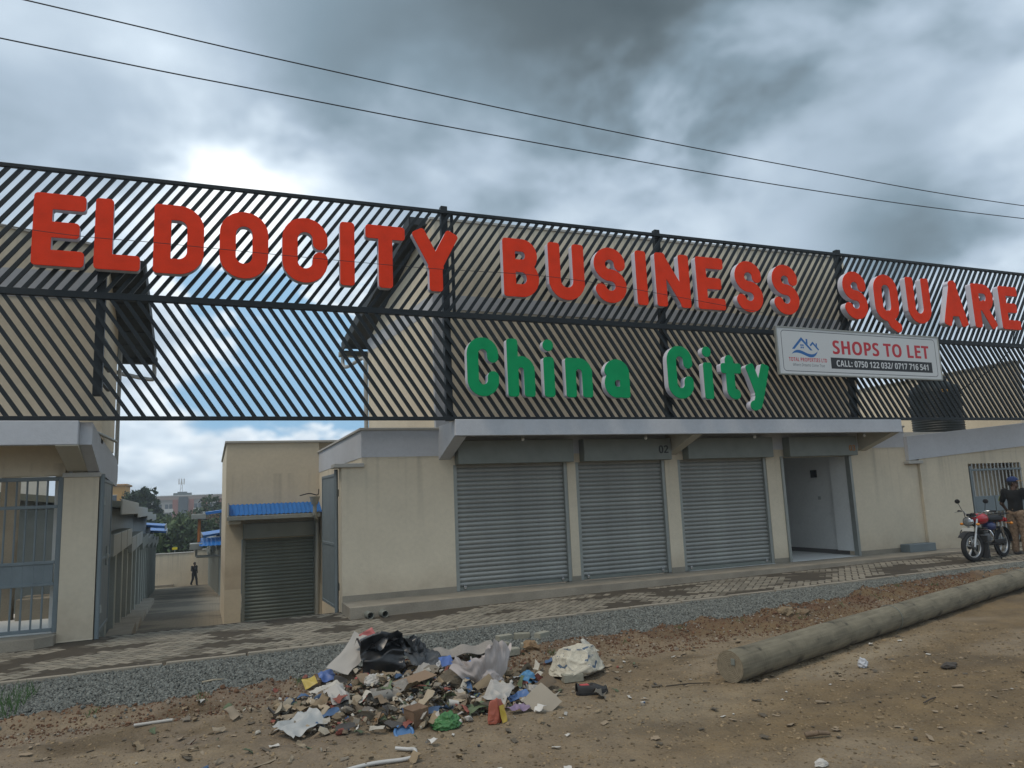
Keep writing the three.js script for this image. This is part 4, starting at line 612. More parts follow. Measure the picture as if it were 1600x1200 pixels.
single('service_cable', tube([[17.3, 3.9, -13.1], [17.5, 4.2, -12.6], [18.1, 4.6, -12.4], [18.5, 5.0, -12.3], [18.7, 5.5, -12.2], [19.6, 6.2, -12.1]], 0.012, 40, 6), M.black, 'slack black cable hanging behind the screen above the water tank', 'cable');
// ------------------------------------------------------------------ felled utility pole on the dirt
const groundAt = (x, z) => rise(x) + relief(x, z);
{
  const A = new THREE.Vector3(4.40, 0, -5.86), B = new THREE.Vector3(16.6, 0, -9.5), L = A.distanceTo(B), n = 160, m = 40, pos = [], uv = [], idx = [], r0 = 0.144, r1 = 0.124;
  const t = thing('utility_pole', 'long weathered grey timber pole lying on the dirt', 'pole', [A.x, groundAt(A.x, A.z) + r0 + 0.0, A.z], Math.atan2(-(B.z - A.z), B.x - A.x)); t.rotation.z = Math.atan2(rise(B.x) - rise(A.x), L);
  for (let i = 0; i <= n; i++) for (let j = 0; j <= m; j++) {
    const x = L * i / n, a = j / m * Math.PI * 2, ca = Math.cos(a), sa = Math.sin(a), R = lerp(r0, r1, i / n) * (1 + 0.05 * noise3(x * 0.7, ca * 0.8, sa * 0.8 + 4) + 0.02 * noise3(x * 2, ca * 5, sa * 5) + 0.035 * Math.max(0, noise3(x * 1.6, ca * 2.2, sa * 2.2 + 9) - 0.45)) + (i === 0 ? -0.008 : 0);
    const crack = Math.abs(a - 1.1 - 0.08 * noise2(x * 1.2, 3)) < 0.07 ? -0.012 : 0;
    pos.push(x, (R + crack) * sa, (R + crack) * ca); uv.push(x, a * 0.15);
  }
  for (let i = 0; i < n; i++) for (let j = 0; j < m; j++) { const k = i * (m + 1) + j; idx.push(k, k + 1, k + m + 1, k + 1, k + m + 2, k + m + 1); }
  const g = new THREE.BufferGeometry(); g.setAttribute('position', new THREE.BufferAttribute(new Float32Array(pos), 3)); g.setAttribute('uv', new THREE.BufferAttribute(new Float32Array(uv), 2)); g.setIndex(idx); g.computeVertexNormals();
  const pt = tex(1024, (u, v) => { const st = noise3(u * 6, v * 90, 3.3, 90) * 0.12 + noise3(u * 12, v * 45, 5.3, 45) * 0.1, mot = pfbm(u, v, 4, 103, 5), dark = smooth(0.16, 0.36, pfbm(u, v, 5, 107, 4)), pale = smooth(0.2, 0.4, pfbm(u, v, 3, 109, 4)); const k = 0.70 + st * 1.3 + mot * 0.42 - dark * 0.42 + pale * 0.3; return [k, k * 0.985, k * (0.94 - 0.05 * pale)]; }, 1.6);
  mesh('shaft', g, std([0.25, 0.222, 0.16], { map: pt, bumpMap: T.wood, bumpScale: 0.006, roughness: 0.95 }), t);
  const et = tex(512, (u, v) => { const d = Math.hypot(u - 0.47, v - 0.52); return 0.75 + 0.16 * Math.sin(d * 120 + noise3(u * 6, v * 6, 2, 6) * 3) + pfbm(u, v, 8, 113, 4) * 0.3 - 0.25 * smooth(0.08, 0, d); });
  const eg = new THREE.CircleGeometry(0.141, 40); mesh('cut_end', eg, std([0.26, 0.215, 0.145], { map: et, roughness: 1 }), t).rotation.y = -Math.PI / 2; t.children.at(-1).position.x = -0.002;
  mesh('metal_tag', rbox(-0.012, -0.004, 0.02, 0.075, 0.02, 0.06, 0.003), M.galvDark, t);
  for (const x of [3.1, 7.2]) { const bnd = new THREE.TorusGeometry(0.147, 0.004, 6, 40); bnd.rotateY(Math.PI / 2); bnd.translate(x, 0, 0); mesh('wire_band', bnd, M.galvDark, t); }
}

// ------------------------------------------------------------------ rubbish heap
function crumple(w, h, d, seed, o = {}) { // bag: an ellipsoid with folds, flat underneath
  const g = mergeVertices(new THREE.IcosahedronGeometry(1, o.detail ?? 24).deleteAttribute('uv').deleteAttribute('normal')), p = g.attributes.position, v = new THREE.Vector3(), rr = mulberry(seed * 97), planes = Array.from({ length: o.planes ?? 22 }, () => { const a = rr() * 6.283, y = rr() * 2 - 1, c = Math.sqrt(1 - y * y); return [Math.cos(a) * c, y, Math.sin(a) * c, 0.62 + 0.42 * rr()]; });
  for (let i = 0; i < p.count; i++) {
    v.fromBufferAttribute(p, i); const f = o.fold ?? 1.6, rid = (q, s) => 1 - 2 * Math.abs(noise3(v.x * q + seed * 1.7, v.y * q * 1.2 + seed, v.z * q + s)), facet = planes.reduce((m, [a, b, c, h]) => { const t = a * v.x + b * v.y + c * v.z; return t > 0.05 ? Math.min(m, h / t) : m; }, 1.5), k = 0.75 * facet + 0.2 + (o.amp ?? 0.22) * 0.5 * (fbm(v.x * f + seed * 3.1, v.y * f, v.z * f + seed, 3) * 1.5) + (o.ridge ?? 0.10) * 0.7 * (rid(f * 1.1, 3) ** 3 * 1.0 + rid(f * 2.3, 7) ** 3 * 0.35 - 0.4);
    let x = v.x * k, y = v.y * k, z = v.z * k; if (o.point) { y += o.point * Math.exp(-((x - (o.px ?? 0)) ** 2 + z * z) * 6); } y = y < 0 ? y * 0.35 : y; p.setXYZ(i, x * w / 2, (y + 0.3) * h / 1.3, z * d / 2);
  }
  g.computeVertexNormals(); const c = g.toNonIndexed(); return metreUV(c);
}
function sheet(w, d, seed, o = {}) { // crumpled or bent sheet with a little thickness
  const n = o.n ?? 18, g = new THREE.PlaneGeometry(w, d, n, n), p = g.attributes.position, am = o.amp ?? 0.03, f = o.f ?? 9, pos = [];
  for (let i = 0; i < p.count; i++) { const x = p.getX(i), y = p.getY(i), e = 1 + 0.12 * noise2(x * f * 0.7, y * f * 0.7, seed + 9); const z = am * (1 - 2 * Math.abs(noise2(x * f + seed * 2.3, y * f, seed))) + am * 0.7 * noise2(x * f * 0.4, y * f * 0.4, seed + 3) + (o.bend ?? 0) * (x / w) ** 2 * w + (o.wave ? o.wave * Math.sin(x * o.waveF) : 0); p.setXYZ(i, x * e, z, -y * e); }
  g.computeVertexNormals(); const t = o.t ?? 0.0015, b = g.clone(); const pb = b.attributes.position; for (let i = 0; i < pb.count; i++) pb.setY(i, pb.getY(i) - t); return metreUV(merge([g, b]));
}
const dusty = (c, k = 0.28) => c.map((v, i) => lerp(v, [0.2, 0.165, 0.115][i], k));
const glossy = (c, r = 0.35, o = {}) => std(c[0] < 0.06 && c[2] < 0.06 ? c : dusty(c), { roughness: r, side: THREE.DoubleSide, ...o });
const paperM = (c) => std(dusty(c, 0.3), { roughness: 0.85, side: THREE.DoubleSide });
function fan(w, h, seed, bulge) { // gathered plastic: narrow and pinched at the bottom, folds spreading to a ragged top
  const n = 56, m = 22, g = new THREE.PlaneGeometry(1, 1, n, m), p = g.attributes.position;
  for (let j = 0; j <= m; j++) for (let i = 0; i <= n; i++) { const a = i / n, t = 1 - j / m, top = h * (0.78 + 0.5 * noise2(a * 4.3, seed) + 0.16 * noise2(a * 13, seed + 5)), x = (a - 0.5) * w * (0.22 + 0.78 * t ** 0.7), fold = 0.05 * t * (1 - 2 * Math.abs(noise2(a * 9 + 0.3 * t, seed + 2))) + 0.02 * t * noise2(a * 26, t * 2, seed) + 0.03 * noise2(a * 4, t * 3.5, seed + 7); p.setXYZ(j * (n + 1) + i, x, t * top + 0.01, bulge * Math.sin(Math.PI * a) * (0.4 + 0.6 * t) + fold - 0.10 * t * t); }
  g.computeVertexNormals(); return metreUV(clean(g));
}
function litter(name, geo, mat, label, cat, x, z, dy = 0, rot = [0, 0, 0], group) { return single(name, geo, mat, label, cat, group, [x, groundAt(x, z) + dy, z], rot); }
{
  litter('plastic_bag', [sheet(0.54, 0.44, 2, { amp: 0.17, f: 4.2, n: 40 }).rotateX(-0.15).translate(0, 0.12, 0), sheet(0.4, 0.36, 6, { amp: 0.14, f: 6, n: 30 }).rotateX(1.0).rotateY(-0.4).translate(-0.12, 0.15, 0.05), sheet(0.34, 0.3, 9, { amp: 0.1, f: 7, n: 30 }).rotateX(0.8).rotateY(0.5).translate(0.2, 0.13, 0.1)], glossy([0.016, 0.017, 0.018], 0.32), 'crumpled glossy black plastic bag at the back of the rubbish heap', 'plastic bag', 1.72, -7.86, 0.01, [0, 0.3, 0]);
  litter('plastic_bag', sheet(0.42, 0.36, 8, { amp: 0.09, f: 6 }), glossy([0.05, 0.053, 0.055], 0.4), 'torn grey black plastic sheet beside the black bag', 'plastic bag', 2.0, -7.75, 0.12, [0.5, 0.4, -0.3]);
  litter('plastic_bag', [fan(0.74, 0.42, 5, 0.12), fan(0.64, 0.36, 6, -0.06).translate(0.03, 0, -0.05), crumple(0.34, 0.18, 0.26, 5, { planes: 14 })], glossy([0.50, 0.44, 0.42], 0.5), 'crumpled off white plastic bag, peaked, in the middle of the heap', 'plastic bag', 2.42, -6.86, 0.0, [0, 0.3, 0.08]);
  litter('carrier_bag', sheet(0.34, 0.27, 12, { amp: 0.045, f: 8 }), glossy([0.40, 0.42, 0.42], 0.5), 'pale grey plastic scrap lying nearest the camera at the heap edge', 'plastic bag', 0.70, -6.48, 0.05, [0.25, 0.5, 0.1]);
  litter('carrier_bag', crumple(0.26, 0.13, 0.22, 15, { amp: 0.3, ridge: 0.2 }), glossy([0.055, 0.17, 0.05], 0.5), 'crumpled green plastic bag at the front of the heap', 'plastic bag', 1.76, -6.0, 0.0);
  // woven sack with a print
  const sk = thing('woven_sack', 'white woven sack with blue grey print, standing at the right of the heap', 'sack', [3.42, groundAt(3.42, -6.95), -6.95], 0.35);
  mesh('sack_body', crumple(0.60, 0.29, 0.44, 23, { amp: 0.12, ridge: 0.10, point: 0.2, px: 0.3, fold: 1.4, planes: 14 }), (() => { const cv = document.createElement('canvas'); cv.width = cv.height = 512; const c = cv.getContext('2d'); c.fillStyle = '#b9b2a0'; c.fillRect(0, 0, 512, 512); const r = mulberry(4); for (let i = 0; i < 1400; i++) { c.fillStyle = `rgba(${r() < 0.5 ? '90,80,60' : '215,210,195'},0.12)`; c.fillRect(r() * 512, r() * 512, 4 + r() * 26, 2 + r() * 10); } c.strokeStyle = '#4a5a6c'; c.lineWidth = 26; c.beginPath(); c.arc(250, 300, 70, 0.3, 2.4); c.stroke(); c.beginPath(); c.arc(235, 305, 70, 3.4, 4.5); c.stroke(); c.lineWidth = 30; c.beginPath(); c.moveTo(110, 160); c.bezierCurveTo(220, 190, 330, 130, 500, 210); c.stroke(); c.fillStyle = '#4a5a6c'; for (let i = 0; i < 8; i++) c.fillRect(208 + i * 12, 258 - (i % 3) * 8, 8, 14); const t = new THREE.CanvasTexture(cv); t.colorSpace = THREE.SRGBColorSpace; t.wrapS = t.wrapT = THREE.RepeatWrapping; t.repeat.set(1.7, 2.4); t.offset.set(0.5, 0.02); return std([1, 1, 1], { map: t, bumpMap: T.fabric, bumpScale: 0.002, roughness: 0.8 }); })(), sk);
  mesh('sack_mouth', sheet(0.30, 0.16, 27, { amp: 0.04, f: 12 }), std([0.42, 0.40, 0.34], { roughness: 0.85, side: THREE.DoubleSide }), sk).position.set(0.15, 0.235, -0.03); sk.children.at(-1).rotation.set(0.6, 0.2, -0.5);
  // shoe
  const sh = thing('worn_shoe', 'worn dark shoe with red lining in front of the sack', 'shoe', [3.2, groundAt(3.2, -6.28) + 0.005, -6.28], -0.15);
  { const prof = (t) => 0.034 + 0.018 * Math.sin(t * 3.0) - 0.008 * Math.exp(-(((t - 0.4) / 0.15) ** 2)), hh = (t) => t < 0.45 ? 0.085 - 0.02 * t : lerp(0.076, 0.03, smooth(0.45, 1, t)), N = 24, K = 16, pos = [], idx = []; for (let i = 0; i <= N; i++) for (let j = 0; j <= K; j++) { const t = i / N, a = j / K * Math.PI, w = prof(t) * Math.min(1, Math.sqrt(Math.max(0, 1 - ((t - 0.5) / 0.5) ** 3)) + 0.02), op = t > 0.08 && t < 0.48 ? 1 : 0; let y = hh(t) * Math.sin(a) ** 0.6; if (op && Math.abs(a - 1.57) < 0.75) y = hh(t) * 0.5 * (Math.abs(a - 1.57) / 0.75) ** 2 + 0.02; pos.push(t * 0.29 - 0.145, 0.015 + y, Math.cos(a) * w * 1.15); } for (let i = 0; i < N; i++) for (let j = 0; j < K; j++) { const k = i * (K + 1) + j; idx.push(k, k + 1, k + K + 1, k + 1, k + K + 2, k + K + 1); } const g = new THREE.BufferGeometry(); g.setAttribute('position', new THREE.BufferAttribute(new Float32Array(pos), 3)); g.setIndex(idx); g.computeVertexNormals(); mesh('upper', metreUV(g), std([0.028, 0.026, 0.024], { roughness: 0.6, side: THREE.DoubleSide }), sh);
    const out = []; for (let i = 0; i <= 20; i++) out.push([i / 20 * 0.30 - 0.15, prof(i / 20) * 1.25 * Math.sqrt(Math.max(0.02, 1 - ((i / 20 - 0.5) / 0.5) ** 6))]); const poly = [...out, ...out.slice().reverse().map(([x, z]) => [x, -z])]; mesh('sole', prism(poly, (x, z, t) => [x, t * 0.018, z]), M.rubber, sh); mesh('lining', rbox(-0.11, -0.03, 0.066, 0.08, -0.03, 0.03, 0.004), std([0.42, 0.06, 0.06]), sh); }
  // loose pavers and stones
  const gp = 'loose grey pavers by the heap', pv = metreUV(new RoundedBoxGeometry(0.2, 0.075, 0.1, 2, 0.008)), pm = [std([0.34, 0.325, 0.255], { map: T.concrete, bumpMap: T.rough, bumpScale: 0.004, roughness: 0.95 }), std([0.29, 0.275, 0.21], { map: T.concrete, bumpMap: T.rough, bumpScale: 0.004, roughness: 0.95 })];
  const pvs = [[3.45, -9.12, 0.2, 0, 'loose grey paver on the gravel, farthest left of the back group'], [3.68, -9.08, -0.3, 0, 'loose grey paver on the gravel, middle of the back group'], [3.9, -8.95, 0.5, 0, 'loose grey paver on the gravel, right of the back group'], [3.2, -8.6, 0.1, 0.0, 'loose grey paver between the gravel group and the heap'], [3.5, -8.42, -0.2, 0, 'loose grey paver behind the broken brown stone'], [2.84, -8.06, -0.7, 0.12, 'tilted grey paver at the end of the grey plank'], [3.12, -8.06, 0.15, 0, 'grey paver left of the broken brown stone'], [3.62, -7.72, 0.1, 0, 'grey paver alone behind the white sack'], [3.24, -6.76, -0.1, 0.0, 'grey paver at the foot of the white sack']];
  pvs.forEach(([x, z, a, tl, label], i) => litter('loose_paver', pv, pm[i % 2], label, 'paver', x, z, 0.04, [tl, a, tl * 0.6], gp));
  litter('broken_stone', stoneGeo(31, 2, 0.75, 0.4).scale(0.085, 0.085, 0.07), std([0.34, 0.22, 0.115], { bumpMap: T.rough, bumpScale: 0.01 }), 'broken brown stone between the loose pavers', 'stone', 3.36, -8.05, 0.04);
  litter('field_stone', stoneGeo(34, 3, 0.62, 0.22).scale(0.2, 0.15, 0.15), std([0.20, 0.165, 0.115], { map: T.soil, bumpMap: T.rough, bumpScale: 0.01, roughness: 1 }), 'rounded brown stone in front of the off white bag', 'stone', 2.12, -6.95, 0.05);
  litter('field_stone', stoneGeo(36, 2, 0.8, 0.3).scale(0.10, 0.10, 0.09), std([0.33, 0.245, 0.145], { bumpMap: T.rough, bumpScale: 0.01 }), 'tan stone at the gravel edge, the larger of two', 'stone', 7.05, -8.12, 0.05);
  litter('field_stone', stoneGeo(37, 2, 0.7, 0.3).scale(0.09, 0.08, 0.08), std([0.26, 0.185, 0.11], { bumpMap: T.rough, bumpScale: 0.01 }), 'brown stone at the gravel edge, the smaller of two', 'stone', 7.3, -8.08, 0.03);
  litter('dirt_clod', stoneGeo(39, 2, 0.5, 0.3).scale(0.10, 0.06, 0.05), std([0.06, 0.05, 0.04]), 'dark flat clod on the bare dirt right of the pole end', 'clod', 6.46, -5.3, 0.015);
  litter('foam_lump', stoneGeo(41, 2, 0.7, 0.22).scale(0.075, 0.07, 0.07), std([0.62, 0.58, 0.52], { bumpMap: T.rough, bumpScale: 0.01 }), 'round whitish foam lump in the heap', 'foam', 1.90, -7.05, 0.06);
  // boards, cardboard, sticks
  litter('roofing_scrap', sheet(0.78, 0.22, 44, { amp: 0.012, f: 4, wave: 0.018, waveF: 22, t: 0.006, n: 40 }), std([0.30, 0.27, 0.235], { map: T.concrete, roughness: 0.9, side: THREE.DoubleSide }), 'long wavy grey sheet across the back of the heap', 'board', 2.5, -8.02, 0.10, [0.25, -0.05, 0.03]);
  litter('cardboard', sheet(0.40, 0.2, 47, { amp: 0.008, f: 4, t: 0.004, bend: 0.1 }), paperM([0.24, 0.15, 0.09]), 'flat brown cardboard piece in the middle of the heap', 'cardboard', 1.72, -6.93, 0.11, [0.1, 0.35, 0.06]);
  litter('cardboard_box', [rbox(-0.075, 0.075, 0, 0.14, -0.07, 0.07, 0.006), box(-0.08, 0.0, 0.138, 0.143, -0.068, 0.068)], std([0.20, 0.125, 0.075], { map: T.soil, roughness: 0.95 }), 'small brown box at the front of the heap', 'box', 1.56, -6.18, 0.0, [0.06, 0.4, 0.05]);
  litter('cardboard', sheet(0.24, 0.24, 49, { amp: 0.012, f: 5, t: 0.003 }), paperM([0.33, 0.29, 0.23]), 'square grey card scrap leaning at the right of the heap', 'cardboard', 2.62, -6.08, 0.07, [0.7, 0.5, 0.2]);
  litter('newspaper', sheet(0.5, 0.26, 52, { amp: 0.02, f: 6, bend: 0.3 }), paperM([0.42, 0.40, 0.37]), 'long pale paper sheet leaning up at the back left of the heap', 'paper', 1.36, -8.0, 0.15, [0.35, 0.8, 0.35]);
  litter('red_wrapper', sheet(0.16, 0.16, 54, { amp: 0.02, f: 10 }), glossy([0.50, 0.10, 0.10], 0.6), 'pinkish red paper scrap on top of the pale sheet', 'wrapper', 1.56, -8.12, 0.30, [0.9, 0.4, 0.2]);
  litter('red_wrapper', crumple(0.2, 0.09, 0.15, 57, { amp: 0.3, ridge: 0.25, detail: 12 }), glossy([0.36, 0.03, 0.03], 0.5), 'crushed dark red packet below the black bag', 'wrapper', 1.36, -7.45, 0.06);
  litter('paper_scrap', crumple(0.24, 0.10, 0.12, 59, { amp: 0.3, ridge: 0.25, detail: 12 }), paperM([0.56, 0.54, 0.50]), 'crumpled white paper just left of the heap centre', 'paper', 1.42, -7.15, 0.06);
  litter('paper_scrap', sheet(0.3, 0.08, 61, { amp: 0.015, f: 8 }), paperM([0.55, 0.52, 0.46]), 'long white strip on the left flank of the heap', 'paper', 1.02, -7.5, 0.08, [0.3, 0.35, 0.1]);
  litter('blue_packet', sheet(0.15, 0.16, 63, { amp: 0.03, f: 10 }), glossy([0.03, 0.12, 0.40], 0.45), 'blue packet at the far left of the heap', 'wrapper', 1.1, -7.95, 0.07, [0.4, 0.2, 0]);
  litter('yellow_packet', sheet(0.13, 0.13, 66, { amp: 0.02, f: 10 }), glossy([0.50, 0.36, 0.04], 0.5), 'yellow card scrap left of the blue packet', 'wrapper', 0.93, -7.9, 0.06, [0.6, 0.2, 0.2]);
  const bw = thing('milk_packet', 'blue and white packet right of the black bag', 'wrapper', [2.2, groundAt(2.2, -7.6) + 0.08, -7.6], 0.3); mesh('packet', crumple(0.18, 0.12, 0.1, 68, { amp: 0.25, ridge: 0.2, detail: 12 }), glossy([0.62, 0.64, 0.66], 0.4), bw); mesh('blue_panel', sheet(0.14, 0.10, 69, { amp: 0.012 }), glossy([0.03, 0.13, 0.45], 0.4), bw).position.set(0.01, 0.08, 0.05); bw.children.at(-1).rotation.x = 0.9;
  litter('blue_packet', sheet(0.13, 0.1, 70, { amp: 0.02, f: 12 }), glossy([0.08, 0.2, 0.5], 0.45), 'pale blue packet behind the off white bag', 'wrapper', 2.42, -7.35, 0.12, [0.5, 0.1, 0.3]);
  litter('blue_packet', sheet(0.2, 0.09, 71, { amp: 0.02, f: 12 }), glossy([0.025, 0.13, 0.36], 0.45), 'dark blue packet at the right end of the heap', 'wrapper', 2.50, -6.32, 0.05, [0.4, 0.1, 0.1]);
  litter('blue_packet', sheet(0.12, 0.12, 72, { amp: 0.03, f: 12 }), glossy([0.02, 0.22, 0.45], 0.45), 'bright blue scrap right of the off white bag', 'wrapper', 2.82, -6.85, 0.06, [0.6, 0.6, 0.1]);
  const lid = thing('bottle_lid', 'round bright blue plastic lid at the front edge of the heap', 'lid', [1.42, groundAt(1.42, -6.03) + 0.012, -6.03], 0); lid.rotation.x = 0.55; mesh('rim', new THREE.TorusGeometry(0.07, 0.012, 8, 32).rotateX(Math.PI / 2), glossy([0.01, 0.16, 0.42], 0.4), lid); mesh('disc', new THREE.CylinderGeometry(0.068, 0.064, 0.01, 32).translate(0, -0.006, 0), glossy([0.012, 0.14, 0.36], 0.4), lid);
  const ck = thing('snack_carton', 'red and yellow snack packet at the front right of the heap', 'wrapper', [2.14, groundAt(2.14, -5.93), -5.93], 0.3); mesh('carton', crumple(0.16, 0.17, 0.09, 92, { planes: 12, detail: 10 }), glossy([0.42, 0.07, 0.035], 0.5), ck); mesh('yellow_side', sheet(0.07, 0.13, 93, { amp: 0.012, n: 8 }).rotateX(1.35).rotateY(0.3).translate(0.045, 0.075, 0.04), glossy([0.6, 0.40, 0.01], 0.5), ck);
  litter('purple_wrapper', sheet(0.18, 0.09, 75, { amp: 0.025, f: 12 }), glossy([0.22, 0.15, 0.27], 0.5), 'mauve wrapper beside the grey card scrap', 'wrapper', 2.40, -6.08, 0.04, [0.3, 0.2, 0]);
  litter('paper_cup', [new THREE.CylinderGeometry(0.035, 0.025, 0.09, 16, 1, true).rotateZ(1.4).translate(0, 0.035, 0)], glossy([0.6, 0.57, 0.52], 0.6), 'white paper cup lying in the heap', 'cup', 1.93, -6.38, 0.01);
  litter('plastic_tube', [new THREE.CylinderGeometry(0.05, 0.055, 0.2, 16, 1, true).rotateZ(1.5).rotateY(0.4).translate(0, 0.05, 0)], glossy([0.22, 0.21, 0.19], 0.6), 'dirty grey container on the front slope of the heap', 'container', 1.38, -6.74, 0.02);
  const sticks = [[1.57, -6.58, 0.26, 0.011, 1.0, [0.6, 0.57, 0.5], 'white stick sloping on the front of the heap'], [1.32, -6.36, 0.2, 0.012, 0.8, [0.36, 0.2, 0.09], 'short orange brown stick at the front of the heap'], [0.98, -7.2, 0.34, 0.008, 0.5, [0.42, 0.36, 0.27], 'pale stick on the left flank of the heap'], [4.1, -6.1, 0.42, 0.006, -0.25, [0.07, 0.055, 0.04], 'thin dark twig on the dirt left of the pole end'], [5.35, -4.6, 0.22, 0.006, 0.3, [0.08, 0.06, 0.045], 'curved dark twig on the bare dirt'], [4.0, -4.4, 0.18, 0.018, -0.3, [0.2, 0.14, 0.09], 'flat brown bark piece near the bottom of the dirt'], [0.05, -8.86, 0.22, 0.012, 0.12, [0.38, 0.33, 0.24], 'pale wooden splinter on the gravel']];
  for (const [x, z, l, rr, a, c, label] of sticks) litter('stick', [bar([-l / 2, rr, 0], [0, rr + 0.01, 0.01], rr, 7), bar([0, rr + 0.01, 0.01], [l / 2, rr * 0.9, 0], rr, 7, rr * 0.7)], std(c, { map: T.wood, roughness: 0.95 }), label, 'stick', x, z, 0.006 + 0.06 * pileAt(x, z), [0, a, 0.12 * pileAt(x, z)]);
  litter('white_pipe', [bar([-0.16, 0.014, 0], [0.14, 0.014, 0.02], 0.013, 10)], glossy([0.5, 0.48, 0.44], 0.5), 'white plastic pipe piece at the red earth, left of the heap', 'pipe', -0.42, -7.45, 0.0, [0, 0.1, 0]);
  litter('white_ribbon', tube([[-0.62, 0.012, 0.02], [-0.3, 0.016, -0.06], [-0.05, 0.012, -0.05], [0.03, 0.02, -0.07], [0.05, 0.03, -0.16], [0.02, 0.015, -0.24], [-0.06, 0.02, -0.29]], 0.014, 40, 6), glossy([0.58, 0.58, 0.56], 0.5), 'hooked white strip at the bottom of the picture', 'strip', 1.34, -5.42, 0.0);
  litter('crushed_cup', crumple(0.12, 0.09, 0.1, 81, { amp: 0.25, ridge: 0.25, detail: 12 }), glossy([0.6, 0.62, 0.66], 0.4), 'crushed clear white cup on the dirt in front of the pole', 'cup', 5.85, -5.74, 0.0);
  litter('paper_scrap', crumple(0.10, 0.05, 0.09, 83, { amp: 0.3, ridge: 0.25, detail: 10 }), paperM([0.62, 0.6, 0.56]), 'crumpled white paper at the lower right of the dirt', 'paper', 3.66, -4.02, 0.0);
  [[1.12, -7.05, 0.26, 0.11, 0.2, [0.16, 0.15, 0.13], 'dusty dark grey bag low on the left of the heap'], [1.95, -7.4, 0.3, 0.14, 0.24, [0.3, 0.29, 0.27], 'dirty pale bag sunk in the back of the heap'], [2.05, -6.5, 0.24, 0.1, 0.2, [0.22, 0.17, 0.12], 'muddy brown bag at the front centre of the heap'], [2.75, -6.5, 0.22, 0.09, 0.18, [0.36, 0.34, 0.31], 'small dirty white bag at the right of the heap'], [1.28, -6.62, 0.2, 0.08, 0.16, [0.12, 0.11, 0.10], 'small blackish bag at the front left of the heap']].forEach(([x, z, w, h, d, c, label], i) => litter('rubbish_bag', crumple(w, h, d, 141 + i, { amp: 0.25, ridge: 0.12, planes: 15, detail: 16 }), glossy(c, 0.6), label, 'plastic bag', x, z, -0.01, [0, i * 1.3, 0]));
  [[1.5, -6.85, 0.34, 0.2, [0.2, 0.185, 0.165], 'crumpled dusty grey sheet across the heap centre'], [2.3, -6.3, 0.3, 0.22, [0.42, 0.40, 0.37], 'limp whitish film at the right front of the heap'], [1.05, -6.95, 0.26, 0.18, [0.46, 0.44, 0.41], 'limp whitish film on the left slope of the heap']].forEach(([x, z, w, d, c, label], i) => litter('plastic_film', sheet(w, d, 161 + i, { amp: 0.05, f: 8, n: 26 }), glossy(c, 0.5), label, 'plastic film', x, z, 0.09, [0.3, i * 0.9, 0.1]));
  // the mass of small scraps
  const r = mulberry(123), pal = [[0.22, 0.165, 0.10], [0.30, 0.245, 0.17], [0.17, 0.125, 0.08], [0.40, 0.37, 0.31], [0.13, 0.115, 0.09], [0.07, 0.065, 0.06], [0.25, 0.2, 0.14], [0.34, 0.30, 0.23], [0.2, 0.17, 0.13], [0.46, 0.44, 0.40], [0.10, 0.13, 0.07], [0.06, 0.11, 0.2], [0.22, 0.07, 0.05]], gs = [];
  for (let i = 0; i < 2100; i++) {
    const a = r() * 6.28, q = Math.sqrt(r()) * (r() < 0.85 ? 1 : 1.9), x = 1.75 + Math.cos(a) * 1.25 * q, z = -7.0 + Math.sin(a) * 0.85 * q + 0.1; if (z < -8.4) continue; const big = r() < 0.12, s = 0.014 + 0.045 * r() * r() + (big ? 0.05 : 0), c = pal[Math.floor(r() ** 1.5 * pal.length)], k = 0.7 + 0.5 * r();
    const g = r() < 0.3 ? stoneGeo(i % 7, 0, 0.6, 0.4).scale(s * 0.6, s * 0.6, s * 0.6) : sheet(s * (1 + 1.6 * r()), s * (0.5 + r()), i, { n: 4, amp: s * 0.6, f: 0.9 / s, t: 0.002 });
    g.rotateX((r() - 0.5) * 1.6); g.rotateZ((r() - 0.5) * 1.2); g.rotateY(r() * 6.28); g.translate(x, groundAt(x, z) + s * 0.3 + 0.10 * pileAt(x, z) * r(), z); gs.push(tint(g, c.map((v) => v * k)));
  }
  for (let i = 0; i < 520; i++) { const x = -1.5 + 9 * r(), z = -7.8 + 5 * r(); if (z < bermEdge(x)) continue; const s = 0.012 + 0.03 * r() ** 2, g = sheet(s * (1 + 2 * r()), s, i, { n: 3, amp: s * 0.3, f: 0.7 / s, t: 0.002 }); g.rotateX((r() - 0.5) * 0.5); g.rotateY(r() * 6.28); g.translate(x, groundAt(x, z) + s * 0.25, z); const c = r() < 0.12 ? [0.5, 0.47, 0.42] : r() < 0.5 ? [0.10, 0.08, 0.055] : [0.27, 0.205, 0.135]; gs.push(tint(g, c)); }
  const sc = mesh(numbered('litter_scraps'), gs, new THREE.MeshStandardMaterial({ vertexColors: true, roughness: 0.85, side: THREE.DoubleSide }), scene); tag(sc, 'small mixed scraps of paper, plastic and stone in the heap and on the dirt', 'litter'); sc.userData.kind = 'stuff';
  const gr = [], g2 = mulberry(31); for (let i = 0; i < 420; i++) { const x = -2.4 + 0.75 * g2(), z = -9.6 + 1.3 * g2(), y = groundAt(x, z), h = 0.06 + 0.12 * g2(), a = g2() * 6.28, b = 0.05 * (g2() + 0.3); gr.push(prism([[-0.004, 0], [0.004, 0], [b + 0.001, h]], (u, v, t) => [x + u * Math.cos(a) + t * 0.0015, y + v, z + u * Math.sin(a)])); }
